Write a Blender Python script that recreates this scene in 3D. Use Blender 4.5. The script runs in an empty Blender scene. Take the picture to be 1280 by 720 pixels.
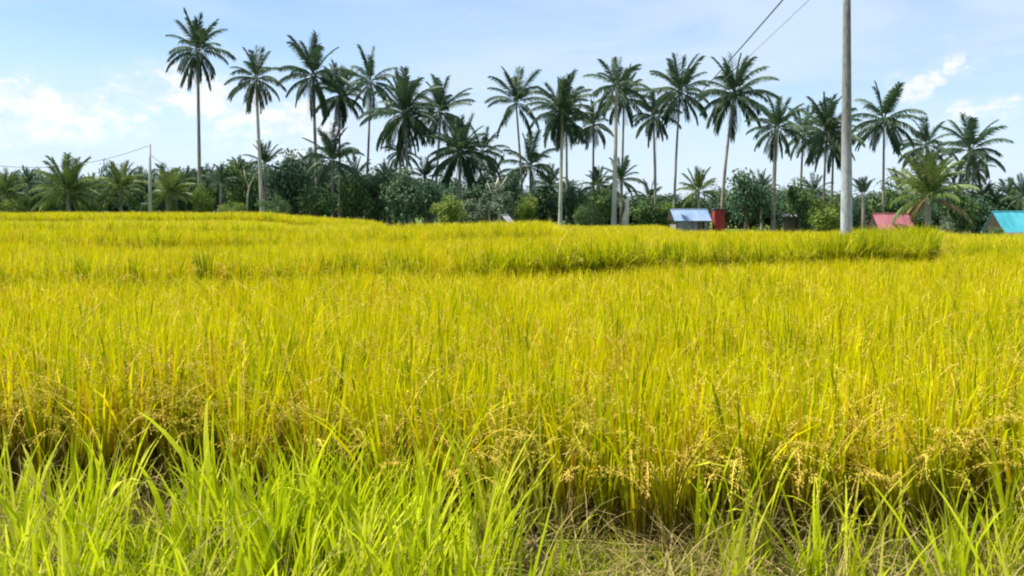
import bpy, math, random
import numpy as np

random.seed(7)
rng = np.random.default_rng(11)
SC = bpy.context.scene
COL = SC.collection
R = math.radians

# ---------------------------------------------------------------- camera
F, CX, HY, EYE = 1005.0, 640.0, 268.0, 1.7          # focal length / horizon in photo pixels, eye height in metres
cam_data = bpy.data.cameras.new('camera')
cam = bpy.data.objects.new('camera', cam_data)
COL.objects.link(cam)
cam.location = (0, 0, EYE)
cam.rotation_euler = (R(90), 0, 0)
cam_data.sensor_width = 36.0
cam_data.lens = 36.0 * F / 1280.0
cam_data.shift_y = -(360.0 - HY) / 1280.0
cam_data.clip_start = 0.05
cam_data.clip_end = 6000
SC.camera = cam

# ---------------------------------------------------------------- sky, sun, exposure
SUN_EL, SUN_AZ = R(63), R(278)                       # azimuth from +Y towards +X: high on the viewer's left
world = bpy.data.worlds.new('World')
SC.world = world
world.use_nodes = True
wn, wl = world.node_tree.nodes, world.node_tree.links
wn.clear()


def math_node(nodes, links, op, a, b=None, c=None, clamp=False):
    n = nodes.new('ShaderNodeMath')
    n.operation = op
    n.use_clamp = clamp
    for i, v in enumerate((a, b, c)):
        if v is None:
            continue
        if isinstance(v, (int, float)):
            n.inputs[i].default_value = v
        else:
            links.new(v, n.inputs[i])
    return n.outputs[0]


def wm(op, a, b=None, c=None, clamp=False):
    return math_node(wn, wl, op, a, b, c, clamp)


def wramp(v, lo, hi):
    n = wn.new('ShaderNodeMapRange')
    n.interpolation_type = 'SMOOTHSTEP'
    wl.new(v, n.inputs[0])
    n.inputs[1].default_value, n.inputs[2].default_value = lo, hi
    return n.outputs[0]


sky = wn.new('ShaderNodeTexSky')
sky.sky_type = 'NISHITA'
sky.sun_disc = False
sky.sun_elevation = SUN_EL
sky.sun_rotation = SUN_AZ
sky.air_density = 1.0
sky.dust_density = 0.3
sky.ozone_density = 3.2
bg_sky = wn.new('ShaderNodeBackground')
bg_sky.inputs[1].default_value = 0.092
wl.new(sky.outputs[0], bg_sky.inputs[0])
tc = wn.new('ShaderNodeTexCoord')
sep = wn.new('ShaderNodeSeparateXYZ')
wl.new(tc.outputs['Generated'], sep.inputs[0])
az = wm('ARCTAN2', sep.outputs[0], sep.outputs[1])                       # clouds live in azimuth / elevation on the sky
el = wm('ARCSINE', sep.outputs[2])


def sky_noise(sx, sy, scale, detail, rough, off, dist=0.0):
    comb = wn.new('ShaderNodeCombineXYZ')
    wl.new(wm('MULTIPLY', az, sx), comb.inputs[0])
    wl.new(wm('MULTIPLY', el, sy), comb.inputs[1])
    comb.inputs[2].default_value = off
    n = wn.new('ShaderNodeTexNoise')
    n.inputs['Scale'].default_value = scale
    n.inputs['Detail'].default_value = detail
    n.inputs['Roughness'].default_value = rough
    n.inputs['Distortion'].default_value = dist
    wl.new(comb.outputs[0], n.inputs['Vector'])
    return n.outputs[0]


def patch(px, py, wx, wy):
    a0, e0 = math.atan((px - CX) / F), math.atan((HY - py) / F)
    u = wm('DIVIDE', wm('SUBTRACT', az, a0), wx / F)
    v = wm('DIVIDE', wm('SUBTRACT', el, e0), wy / F)
    r2 = wm('ADD', wm('MULTIPLY', u, u), wm('MULTIPLY', v, v))
    return wm('POWER', 2.718, wm('MULTIPLY', r2, -1.0))


cirrus = wramp(sky_noise(1.0, 4.2, 2.6, 7, 0.55, 3.7, 0.6), 0.28, 0.62)
lowveil = wm('SUBTRACT', 1.0, wramp(el, 0.0, 0.24))
veil = wm('MAXIMUM', wm('MULTIPLY', cirrus, 0.8), wm('MULTIPLY', lowveil, 0.86))
puff_noise = sky_noise(1.0, 1.6, 19.0, 9, 0.62, 1.3, 0.25)
area = None
for (px, py, wx, wy) in ((250, 130, 100, 40), (335, 162, 80, 38), (80, 152, 105, 38), (50, 180, 80, 20), (400, 182, 90, 26), (1150, 128, 46, 24), (1188, 104, 46, 24), (1205, 150, 70, 20),):
    p = patch(px, py, wx, wy)
    area = p if area is None else wm('MAXIMUM', area, p)
puff = wm('MULTIPLY', wramp(wm('ADD', wm('MULTIPLY', puff_noise, 1.9), wm('MULTIPLY', area, 0.5)), 1.10, 1.52), wm('MULTIPLY', area, 2.2, clamp=True), clamp=True)
far_puffs = wm('MULTIPLY', wramp(sky_noise(1.0, 2.2, 7.0, 7, 0.6, 9.1, 0.4), 0.48, 0.70), 0.6)
broad = wm('MAXIMUM', wm('MULTIPLY', patch(600, 55, 300, 70), 0.72), wm('MULTIPLY', patch(1180, 60, 300, 60), 0.7))
clear = wm('SUBTRACT', 1.0, wm('MULTIPLY', patch(150, 72, 210, 46), 0.75))
veil = wm('MULTIPLY', wm('MAXIMUM', veil, wm('MULTIPLY', broad, wm('ADD', 0.6, wm('MULTIPLY', cirrus, 0.4)))), clear)
cloud = wm('MAXIMUM', wm('MAXIMUM', veil, far_puffs), puff, clamp=True)
tone = wn.new('ShaderNodeMix')
tone.data_type = 'RGBA'
tone.inputs[6].default_value = (0.70, 0.84, 1.0, 1)
tone.inputs[7].default_value = (0.96, 0.98, 1.04, 1)
wl.new(puff, tone.inputs[0])
bg_cloud = wn.new('ShaderNodeBackground')
wl.new(tone.outputs[2], bg_cloud.inputs[0])
bg_cloud.inputs[1].default_value = 0.52
mix = wn.new('ShaderNodeMixShader')
wl.new(cloud, mix.inputs[0])
wl.new(bg_sky.outputs[0], mix.inputs[1])
wl.new(bg_cloud.outputs[0], mix.inputs[2])
out = wn.new('ShaderNodeOutputWorld')
wl.new(mix.outputs[0], out.inputs[0])

sun_data = bpy.data.lights.new('sun', 'SUN')
sun_data.energy = 4.8
sun_data.angle = R(0.5)
sun_data.color = (1.0, 0.955, 0.88)
sun = bpy.data.objects.new('sun', sun_data)
COL.objects.link(sun)
sun.rotation_euler = (R(90) - SUN_EL, 0, math.pi - SUN_AZ)
sun.location = (-30, -20, 60)

SC.view_settings.view_transform = 'Standard'
SC.view_settings.look = 'None'
SC.view_settings.exposure = 1.0
SC.view_settings.gamma = 1.0
SC.render.engine = 'CYCLES'
SC.cycles.max_bounces = 6
SC.cycles.diffuse_bounces = 4
SC.cycles.transmission_bounces = 4
SC.cycles.filter_width = 2.1
SC.cycles.use_denoising = True


# ---------------------------------------------------------------- helpers
def at(px, py, Y):
    return np.array([(px - CX) / F * Y, Y, EYE - (py - HY) / F * Y])


def tag(o, label=None, cat=None, group=None, kind=None):
    if label: o['label'] = label
    if cat: o['category'] = cat
    if group: o['group'] = group
    if kind: o['kind'] = kind
    return o


def empty(name, loc, rz=0.0):
    o = bpy.data.objects.new(name, None)
    COL.objects.link(o)
    o.location = [float(v) for v in loc]
    o.rotation_euler.z = rz
    o.empty_display_size = 0.2
    return o


class MB:
    """Collects vertices, faces and per-vertex floats for one mesh."""
    def __init__(self):
        self.v, self.f, self.tint, self.along, self.pid, self.smooth = [], [], [], [], [], False

    def add(self, pts, faces, tint=0.5, along=None, pid=0):
        b = len(self.v)
        self.v.extend([tuple(map(float, p)) for p in pts])
        self.f.extend([tuple(i + b for i in f) for f in faces])
        self.tint.extend([tint] * len(pts))
        self.along.extend(along if along is not None else [0.5] * len(pts))
        self.pid.extend([pid] * len(faces))

    def strip(self, path, side, widths, tint=0.5, pid=0):
        """a leaf blade: path (n,3), side (n,3) or (3,), widths (n)"""
        n = len(path)
        side = np.asarray(side, float)
        if side.ndim == 1:
            side = np.repeat(side[None], n, 0)
        pts, faces, al = [], [], []
        for i in range(n - 1):
            pts += [path[i] - side[i] * widths[i] / 2, path[i] + side[i] * widths[i] / 2]
            al += [i / (n - 1)] * 2
            if i:
                k = 2 * i
                faces.append((k - 2, k - 1, k + 1, k))
        pts.append(path[-1]); al.append(1.0)
        k = 2 * (n - 1)
        faces.append((k - 2, k - 1, k))
        self.add(pts, faces, tint, al, pid)

    def tube(self, path, radii, sides=7, cap=True, tint=0.5):
        path = [np.asarray(p, float) for p in path]
        pts, faces, al = [], [], []
        n = len(path)
        for i, p in enumerate(path):
            t = path[min(i + 1, n - 1)] - path[max(i - 1, 0)]
            t = t / (np.linalg.norm(t) + 1e-9)
            a = np.cross(t, (0, 1, 0) if abs(t[1]) < 0.9 else (1, 0, 0))
            a /= np.linalg.norm(a)
            b = np.cross(t, a)
            for k in range(sides):
                an = 2 * math.pi * k / sides
                pts.append(p + radii[i] * (math.cos(an) * a + math.sin(an) * b))
                al.append(i / (n - 1))
        for i in range(n - 1):
            for k in range(sides):
                k2 = (k + 1) % sides
                faces.append((i * sides + k, i * sides + k2, (i + 1) * sides + k2, (i + 1) * sides + k))
        if cap:
            faces.append(tuple(range(sides))[::-1])
            faces.append(tuple((n - 1) * sides + k for k in range(sides)))
        self.add(pts, faces, tint, al)

    def box(self, lo, hi, tint=0.5):
        x0, y0, z0 = lo
        x1, y1, z1 = hi
        p = [(x0, y0, z0), (x1, y0, z0), (x1, y1, z0), (x0, y1, z0), (x0, y0, z1), (x1, y0, z1), (x1, y1, z1), (x0, y1, z1)]
        self.add(p, [(0, 3, 2, 1), (4, 5, 6, 7), (0, 1, 5, 4), (1, 2, 6, 5), (2, 3, 7, 6), (3, 0, 4, 7)], tint)

    def mesh(self, name, material=None):
        me = bpy.data.meshes.new(name)
        me.from_pydata(self.v, [], self.f)
        for nm, arr in (('tint', self.tint), ('along', self.along)):
            a = me.attributes.new(nm, 'FLOAT', 'POINT')
            a.data.foreach_set('value', np.asarray(arr, np.float32))
        if material: me.materials.append(material)
        if self.smooth:
            me.polygons.foreach_set('use_smooth', [True] * len(me.polygons))
        me.update()
        return me

    def build(self, name, material, parent=None):
        return link(name, self.mesh(name, material), parent)


def link(name, me, parent=None):
    o = bpy.data.objects.new(name, me)
    COL.objects.link(o)
    if parent is not None: o.parent = parent
    return o


# ---------------------------------------------------------------- materials
def new_mat(name):
    m = bpy.data.materials.new(name)
    m.use_nodes = True
    m.node_tree.nodes.clear()
    return m, m.node_tree.nodes, m.node_tree.links


def leaf_mat(name, stops, trans=0.35, along_stops=None, patch_amt=0.25, patch_scale=0.5, rough=0.6, spec=0.2, jitter=0.3, tcol=(1, 1, 1)):
    """foliage: colour from the blade's own tint, from the plant's random number and from broad patches in the stand"""
    m, n, l = new_mat(name)

    def M(op, a, b=None, c=None, clamp=False):
        return math_node(n, l, op, a, b, c, clamp)
    at_ = n.new('ShaderNodeAttribute'); at_.attribute_name = 'tint'
    oi = n.new('ShaderNodeObjectInfo')
    geo = n.new('ShaderNodeNewGeometry')
    nz = n.new('ShaderNodeTexNoise')
    nz.inputs['Scale'].default_value = patch_scale
    nz.inputs['Detail'].default_value = 3
    l.new(geo.outputs['Position'], nz.inputs['Vector'])
    v = M('ADD', at_.outputs['Fac'], M('MULTIPLY', M('SUBTRACT', oi.outputs['Random'], 0.5), jitter))
    v = M('ADD', v, M('MULTIPLY', M('SUBTRACT', nz.outputs[0], 0.5), patch_amt * 2.5), clamp=True)
    ramp = n.new('ShaderNodeValToRGB')
    el_ = ramp.color_ramp.elements
    el_[0].position, el_[0].color = stops[0][0], (*stops[0][1], 1)
    el_[1].position, el_[1].color = stops[-1][0], (*stops[-1][1], 1)
    for p, c in stops[1:-1]:
        e = el_.new(p); e.color = (*c, 1)
    l.new(v, ramp.inputs[0])
    colr = ramp.outputs[0]
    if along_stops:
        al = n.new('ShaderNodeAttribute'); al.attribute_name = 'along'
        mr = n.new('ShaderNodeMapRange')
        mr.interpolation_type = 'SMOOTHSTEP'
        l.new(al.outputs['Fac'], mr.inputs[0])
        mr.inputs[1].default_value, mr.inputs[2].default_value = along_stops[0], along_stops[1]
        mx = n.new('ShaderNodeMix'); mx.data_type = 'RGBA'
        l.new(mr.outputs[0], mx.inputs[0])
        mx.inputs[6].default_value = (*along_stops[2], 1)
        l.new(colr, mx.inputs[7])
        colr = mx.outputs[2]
    bs = n.new('ShaderNodeBsdfPrincipled')
    bs.inputs['Roughness'].default_value = rough
    bs.inputs['Specular IOR Level'].default_value = spec
    l.new(colr, bs.inputs['Base Color'])
    tr = n.new('ShaderNodeBsdfTranslucent')
    tm = n.new('ShaderNodeMix'); tm.data_type = 'RGBA'; tm.blend_type = 'MULTIPLY'
    tm.inputs[0].default_value = 1
    l.new(colr, tm.inputs[6]); tm.inputs[7].default_value = (*tcol, 1)
    l.new(tm.outputs[2], tr.inputs[0])
    ms = n.new('ShaderNodeMixShader')
    ms.inputs[0].default_value = trans
    l.new(bs.outputs[0], ms.inputs[1]); l.new(tr.outputs[0], ms.inputs[2])
    o = n.new('ShaderNodeOutputMaterial')
    l.new(ms.outputs[0], o.inputs[0])
    return m


def solid_mat(name, c0, c1, scale=8.0, detail=6, rough=0.8, bump=0.3, stretch=(1, 1, 1), spec=0.3, lo=0.35, hi=0.65, rings=None, metallic=0.0):
    m, n, l = new_mat(name)
    t = n.new('ShaderNodeTexCoord')
    mp = n.new('ShaderNodeMapping'); mp.inputs['Scale'].default_value = stretch
    l.new(t.outputs['Object'], mp.inputs[0])
    nz = n.new('ShaderNodeTexNoise')
    nz.inputs['Scale'].default_value = scale; nz.inputs['Detail'].default_value = detail
    nz.inputs['Roughness'].default_value = 0.65
    l.new(mp.outputs[0], nz.inputs['Vector'])
    rp = n.new('ShaderNodeValToRGB')
    rp.color_ramp.elements[0].position, rp.color_ramp.elements[0].color = lo, (*c0, 1)
    rp.color_ramp.elements[1].position, rp.color_ramp.elements[1].color = hi, (*c1, 1)
    l.new(nz.outputs[0], rp.inputs[0])
    bs = n.new('ShaderNodeBsdfPrincipled')
    bs.inputs['Roughness'].default_value = rough
    bs.inputs['Specular IOR Level'].default_value = spec
    bs.inputs['Metallic'].default_value = metallic
    l.new(rp.outputs[0], bs.inputs['Base Color'])
    hgt = nz.outputs[0]
    if rings:
        w = n.new('ShaderNodeTexWave'); w.bands_direction = 'Z'
        w.inputs['Scale'].default_value = rings; w.inputs['Distortion'].default_value = 2.0
        l.new(t.outputs['Object'], w.inputs['Vector'])
        hgt = math_node(n, l, 'ADD', hgt, math_node(n, l, 'MULTIPLY', w.outputs['Fac'], 0.6))
    bp = n.new('ShaderNodeBump')
    bp.inputs['Strength'].default_value = bump; bp.inputs['Distance'].default_value = 0.03
    l.new(hgt, bp.inputs['Height'])
    l.new(bp.outputs[0], bs.inputs['Normal'])
    o = n.new('ShaderNodeOutputMaterial')
    l.new(bs.outputs[0], o.inputs[0])
    return m


MAT = {}
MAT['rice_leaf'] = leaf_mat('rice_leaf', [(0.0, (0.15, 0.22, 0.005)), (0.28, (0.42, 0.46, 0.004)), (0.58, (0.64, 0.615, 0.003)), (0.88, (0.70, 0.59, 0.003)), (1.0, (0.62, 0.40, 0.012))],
                            trans=0.45, along_stops=(0.10, 0.72, (0.16, 0.14, 0.012)), jitter=0.42, patch_amt=0.17, patch_scale=0.9, rough=0.8, spec=0.02)  # olive stem colour, also darkened toward the root as shade between plants
MAT['rice_grain'] = leaf_mat('rice_grain', [(0.0, (0.46, 0.40, 0.03)), (0.5, (0.60, 0.48, 0.06)), (1.0, (0.52, 0.34, 0.06))], trans=0.15, patch_amt=0.1, rough=0.7, spec=0.1)
MAT['grass'] = leaf_mat('grass', [(0.0, (0.12, 0.17, 0.008)), (0.4, (0.31, 0.40, 0.006)), (0.75, (0.56, 0.62, 0.008)), (1.0, (0.66, 0.62, 0.09))],
                        trans=0.46, patch_amt=0.22, patch_scale=1.2, rough=0.6, spec=0.08)
MAT['straw'] = leaf_mat('straw', [(0.0, (0.09, 0.065, 0.022)), (0.5, (0.22, 0.165, 0.055)), (1.0, (0.42, 0.34, 0.12))], trans=0.2, patch_amt=0.2, patch_scale=1.5, rough=0.7, spec=0.15)
MAT['frond'] = leaf_mat('frond', [(0.0, (0.032, 0.066, 0.036)), (0.5, (0.062, 0.115, 0.057)), (1.0, (0.17, 0.21, 0.095))], trans=0.25, patch_amt=0.15, patch_scale=0.25, rough=0.55, spec=0.22)
MAT['frond_young'] = leaf_mat('frond_young', [(0.0, (0.065, 0.115, 0.03)), (0.5, (0.14, 0.20, 0.05)), (1.0, (0.30, 0.30, 0.085))], trans=0.28, patch_amt=0.1, patch_scale=0.4, rough=0.5, spec=0.22)
MAT['frond_dry'] = leaf_mat('frond_dry', [(0.0, (0.15, 0.115, 0.05)), (0.5, (0.27, 0.21, 0.09)), (1.0, (0.36, 0.29, 0.13))], trans=0.15, patch_amt=0.1, rough=0.7)
MAT['leaf_dark'] = leaf_mat('leaf_dark', [(0.0, (0.036, 0.078, 0.044)), (0.5, (0.068, 0.130, 0.070)), (1.0, (0.12, 0.18, 0.08))], trans=0.25, patch_amt=0.15, patch_scale=0.6, rough=0.6, spec=0.12)  # leaf colours lifted and blued in place of haze over the tree belt
MAT['leaf_mid'] = leaf_mat('leaf_mid', [(0.0, (0.055, 0.110, 0.042)), (0.5, (0.105, 0.180, 0.060)), (1.0, (0.18, 0.24, 0.075))], trans=0.28, patch_amt=0.15, patch_scale=0.6, rough=0.6, spec=0.12)  # raised likewise, haze put into the leaf colour
MAT['leaf_light'] = leaf_mat('leaf_light', [(0.0, (0.08, 0.14, 0.025)), (0.5, (0.15, 0.22, 0.035)), (1.0, (0.27, 0.31, 0.06))], trans=0.3, patch_amt=0.15, patch_scale=0.6, rough=0.6, spec=0.12)
MAT['leaf_grey'] = leaf_mat('leaf_grey', [(0.0, (0.07, 0.11, 0.06)), (0.5, (0.14, 0.19, 0.11)), (1.0, (0.28, 0.30, 0.20))], trans=0.2, patch_amt=0.15, patch_scale=0.6, rough=0.6, spec=0.12)
MAT['palm_bark'] = solid_mat('palm_bark', (0.17, 0.14, 0.115), (0.36, 0.32, 0.26), scale=2.2, stretch=(1, 1, 0.35), bump=0.5, rings=2.5)
MAT['palm_bark_pale'] = solid_mat('palm_bark_pale', (0.30, 0.29, 0.24), (0.52, 0.50, 0.42), scale=2.0, stretch=(1, 1, 0.3), bump=0.5, rings=2.5)
MAT['bark'] = solid_mat('bark', (0.10, 0.08, 0.06), (0.24, 0.20, 0.15), scale=5, stretch=(1, 1, 0.3), bump=0.6)
MAT['bark_pale'] = solid_mat('bark_pale', (0.34, 0.30, 0.23), (0.60, 0.56, 0.46), scale=4, stretch=(1, 1, 0.3), bump=0.6)
MAT['wood'] = solid_mat('wood', (0.08, 0.06, 0.04), (0.17, 0.13, 0.09), scale=6, stretch=(1, 1, 0.2), bump=0.4)
MAT['gable_shade'] = solid_mat('gable_shade', (0.025, 0.02, 0.014), (0.06, 0.05, 0.035), scale=9, stretch=(1, 1, 0.2), bump=0.6)  # near black, so sunlit gable ends still look shaded
MAT['wall_grey'] = solid_mat('wall_grey', (0.18, 0.175, 0.165), (0.34, 0.33, 0.31), scale=3, bump=0.2)
MAT['wall_brown'] = solid_mat('wall_brown', (0.14, 0.10, 0.07), (0.26, 0.20, 0.14), scale=4, stretch=(1, 1, 0.3), bump=0.3)
MAT['roof_blue'] = solid_mat('roof_blue', (0.13, 0.205, 0.34), (0.23, 0.31, 0.44), scale=1.6, rough=0.8, bump=0.15, stretch=(1, 0.3, 0.3))
MAT['roof_red'] = solid_mat('roof_red', (0.22, 0.050, 0.065), (0.33, 0.11, 0.13), scale=1.5, rough=0.6, bump=0.1, stretch=(1, 0.3, 0.3))
MAT['roof_teal'] = solid_mat('roof_teal', (0.02, 0.22, 0.27), (0.07, 0.34, 0.39), scale=1.5, rough=0.8, bump=0.15, stretch=(1, 0.3, 0.3))
MAT['roof_tin'] = solid_mat('roof_tin', (0.26, 0.27, 0.29), (0.42, 0.43, 0.45), scale=2, rough=0.8, bump=0.15)
MAT['red_board'] = solid_mat('red_board', (0.28, 0.026, 0.024), (0.42, 0.06, 0.055), scale=3, stretch=(1, 1, 0.25), bump=0.3)
MAT['white_paint'] = solid_mat('white_paint', (0.62, 0.63, 0.63), (0.78, 0.79, 0.80), scale=3, bump=0.1)
MAT['wire'] = solid_mat('wire', (0.03, 0.03, 0.035), (0.05, 0.05, 0.055), scale=3, bump=0.0, rough=0.6)
MAT['wire_grey'] = solid_mat('wire_grey', (0.22, 0.23, 0.25), (0.30, 0.31, 0.33), scale=3, bump=0.0, rough=0.6)
MAT['concrete_small'] = solid_mat('concrete_small', (0.30, 0.30, 0.28), (0.46, 0.46, 0.43), scale=2, stretch=(1, 1, 0.3), bump=0.2)


def pole_mat():
    m, n, l = new_mat('pole_concrete')
    t = n.new('ShaderNodeTexCoord')
    mp = n.new('ShaderNodeMapping'); mp.inputs['Scale'].default_value = (1, 1, 0.35)
    l.new(t.outputs['Object'], mp.inputs[0])
    nz = n.new('ShaderNodeTexNoise')
    nz.inputs['Scale'].default_value = 9; nz.inputs['Detail'].default_value = 8; nz.inputs['Roughness'].default_value = 0.7
    l.new(mp.outputs[0], nz.inputs['Vector'])
    sp = n.new('ShaderNodeSeparateXYZ'); l.new(t.outputs['Object'], sp.inputs[0])
    edge = math_node(n, l, 'ADD', sp.outputs[2], math_node(n, l, 'MULTIPLY', math_node(n, l, 'SUBTRACT', nz.outputs[0], 0.5), 3.5))
    mr = n.new('ShaderNodeMapRange'); mr.interpolation_type = 'SMOOTHSTEP'
    l.new(edge, mr.inputs[0]); mr.inputs[1].default_value, mr.inputs[2].default_value = 2.4, 4.6
    hi = n.new('ShaderNodeValToRGB')
    hi.color_ramp.elements[0].position, hi.color_ramp.elements[0].color = 0.38, (0.12, 0.125, 0.11, 1)
    hi.color_ramp.elements[1].position, hi.color_ramp.elements[1].color = 0.62, (0.25, 0.255, 0.23, 1)
    lo = n.new('ShaderNodeValToRGB')
    lo.color_ramp.elements[0].position, lo.color_ramp.elements[0].color = 0.36, (0.20, 0.21, 0.21, 1)
    lo.color_ramp.elements[1].position, lo.color_ramp.elements[1].color = 0.6, (0.42, 0.45, 0.48, 1)
    l.new(nz.outputs[0], hi.inputs[0]); l.new(nz.outputs[0], lo.inputs[0])
    mx = n.new('ShaderNodeMix'); mx.data_type = 'RGBA'
    l.new(mr.outputs[0], mx.inputs[0]); l.new(lo.outputs[0], mx.inputs[6]); l.new(hi.outputs[0], mx.inputs[7])
    bs = n.new('ShaderNodeBsdfPrincipled'); bs.inputs['Roughness'].default_value = 0.85
    l.new(mx.outputs[2], bs.inputs['Base Color'])
    bp = n.new('ShaderNodeBump'); bp.inputs['Strength'].default_value = 0.3; bp.inputs['Distance'].default_value = 0.02
    l.new(nz.outputs[0], bp.inputs['Height']); l.new(bp.outputs[0], bs.inputs['Normal'])
    o = n.new('ShaderNodeOutputMaterial'); l.new(bs.outputs[0], o.inputs[0])
    return m


MAT['pole'] = pole_mat()


def ground_mat():
    m, n, l = new_mat('soil_and_turf')
    g = n.new('ShaderNodeNewGeometry')
    nz = n.new('ShaderNodeTexNoise'); nz.inputs['Scale'].default_value = 2.5; nz.inputs['Detail'].default_value = 9
    nz.inputs['Roughness'].default_value = 0.7
    l.new(g.outputs['Position'], nz.inputs['Vector'])
    n2 = n.new('ShaderNodeTexNoise'); n2.inputs['Scale'].default_value = 0.25; n2.inputs['Detail'].default_value = 4
    l.new(g.outputs['Position'], n2.inputs['Vector'])
    soil = n.new('ShaderNodeValToRGB')
    soil.color_ramp.elements[0].position, soil.color_ramp.elements[0].color = 0.35, (0.040, 0.029, 0.014, 1)
    soil.color_ramp.elements[1].position, soil.color_ramp.elements[1].color = 0.68, (0.10, 0.072, 0.034, 1)
    l.new(nz.outputs[0], soil.inputs[0])
    turf = n.new('ShaderNodeValToRGB')
    turf.color_ramp.elements[0].position, turf.color_ramp.elements[0].color = 0.35, (0.05, 0.09, 0.015, 1)
    turf.color_ramp.elements[1].position, turf.color_ramp.elements[1].color = 0.68, (0.13, 0.18, 0.03, 1)
    l.new(nz.outputs[0], turf.inputs[0])
    sp = n.new('ShaderNodeSeparateXYZ'); l.new(g.outputs['Position'], sp.inputs[0])
    far = n.new('ShaderNodeMapRange'); l.new(sp.outputs[1], far.inputs[0])
    far.inputs[1].default_value, far.inputs[2].default_value = 40, 62
    fac = math_node(n, l, 'MAXIMUM', far.outputs[0], math_node(n, l, 'MULTIPLY', math_node(n, l, 'GREATER_THAN', n2.outputs[0], 0.56), 0.7), clamp=True)
    mx = n.new('ShaderNodeMix'); mx.data_type = 'RGBA'
    l.new(fac, mx.inputs[0]); l.new(soil.outputs[0], mx.inputs[6]); l.new(turf.outputs[0], mx.inputs[7])
    bs = n.new('ShaderNodeBsdfPrincipled'); bs.inputs['Roughness'].default_value = 0.95; bs.inputs['Specular IOR Level'].default_value = 0.1
    l.new(mx.outputs[2], bs.inputs['Base Color'])
    bp = n.new('ShaderNodeBump'); bp.inputs['Strength'].default_value = 0.6; bp.inputs['Distance'].default_value = 0.05
    l.new(nz.outputs[0], bp.inputs['Height']); l.new(bp.outputs[0], bs.inputs['Normal'])
    o = n.new('ShaderNodeOutputMaterial'); l.new(bs.outputs[0], o.inputs[0])
    return m


MAT['ground'] = ground_mat()


# ---------------------------------------------------------------- terrain: low terraces rising to the left
def S(x, w):
    t = np.clip((x + w) / (2 * w), 0, 1)
    return t * t * (3 - 2 * t)


EDGE1 = ([-30, -7.9, -4, -0.57, 2.45, 6.0, 10.2, 14], [11.3, 12.4, 13.2, 14.25, 15.4, 16.75, 19.1, 22])
RISE1 = ([-30, -8, -1, 2, 10], [0.14, 0.17, 0.26, 0.36, 0.36])
EDGE2 = ([-40, -14, -7, -4.8, 0, 4], [19.5, 21.0, 22.6, 23.5, 24.3, 25.0])
RISE2 = ([-14, -8, -6, -4.5, 2], [0.22, 0.18, 0.09, 0.20, 0.22])
EDGE3 = ([-40, -16, -9, -4], [27.0, 28.5, 29.5, 30.0])
EDGE4 = ([-60, -24, -10], [43.0, 45.0, 47.0])


def height(X, Y):
    X, Y = np.asarray(X, float), np.asarray(Y, float)
    left_of_mound = S(0.055 * Y - X, 0.5)
    b_end = S(0.535 * Y + 0.05 - X, 0.35)
    h = np.interp(X, *RISE1) * S(Y - np.interp(X, *EDGE1), 0.22) * b_end
    h = h * (1 - S(Y - 26.4, 0.4) * (1 - left_of_mound))
    h = h + np.interp(X, *RISE2) * S(Y - np.interp(X, *EDGE2), 0.22) * left_of_mound
    h = h + 0.20 * S(Y - np.interp(X, *EDGE3), 0.25) * S(-0.29 * Y - X, 1.2)
    h = h + 0.42 * S(Y - np.interp(X, *EDGE4), 1.2) * S(-0.21 * Y - X, 5.0)
    h = h + 0.12 * S(Y - 44, 1.0) * S(X + 0.175 * Y, 1.0) * S(0.055 * Y - X, 1.0) * 0
    low = S(Y - 52, 5) * S(X - 0.33 * Y, 4)
    h = h - 1.0 * low
    h = h + 0.03 * np.sin(X * 1.3 + 0.7) * np.sin(Y * 0.9) * S(Y - 5, 2)
    return h


xs = np.concatenate([-np.geomspace(3000, 46, 26), np.arange(-45, 45.01, 0.36), np.geomspace(46, 3000, 26)])
ys = np.concatenate([-np.geomspace(3000, 12, 18), np.arange(-11, 2, 1.0), np.arange(2, 34, 0.2), np.arange(34, 92, 0.6), np.geomspace(93, 4000, 34)])
GX, GY = np.meshgrid(xs, ys)
GZ = height(GX, GY)
nx, ny = len(xs), len(ys)
idx = np.arange(nx * ny).reshape(ny, nx)
quads = np.stack([idx[:-1, :-1], idx[:-1, 1:], idx[1:, 1:], idx[1:, :-1]], -1).reshape(-1, 4)
me = bpy.data.meshes.new('ground')
me.from_pydata(np.stack([GX, GY, GZ], -1).reshape(-1, 3).tolist(), [], quads.tolist())
me.polygons.foreach_set('use_smooth', [True] * len(me.polygons))
me.materials.append(MAT['ground'])
ground = link('ground', me)
tag(ground, 'brown soil of the paddies and green turf under the trees', 'ground', kind='structure')


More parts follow.
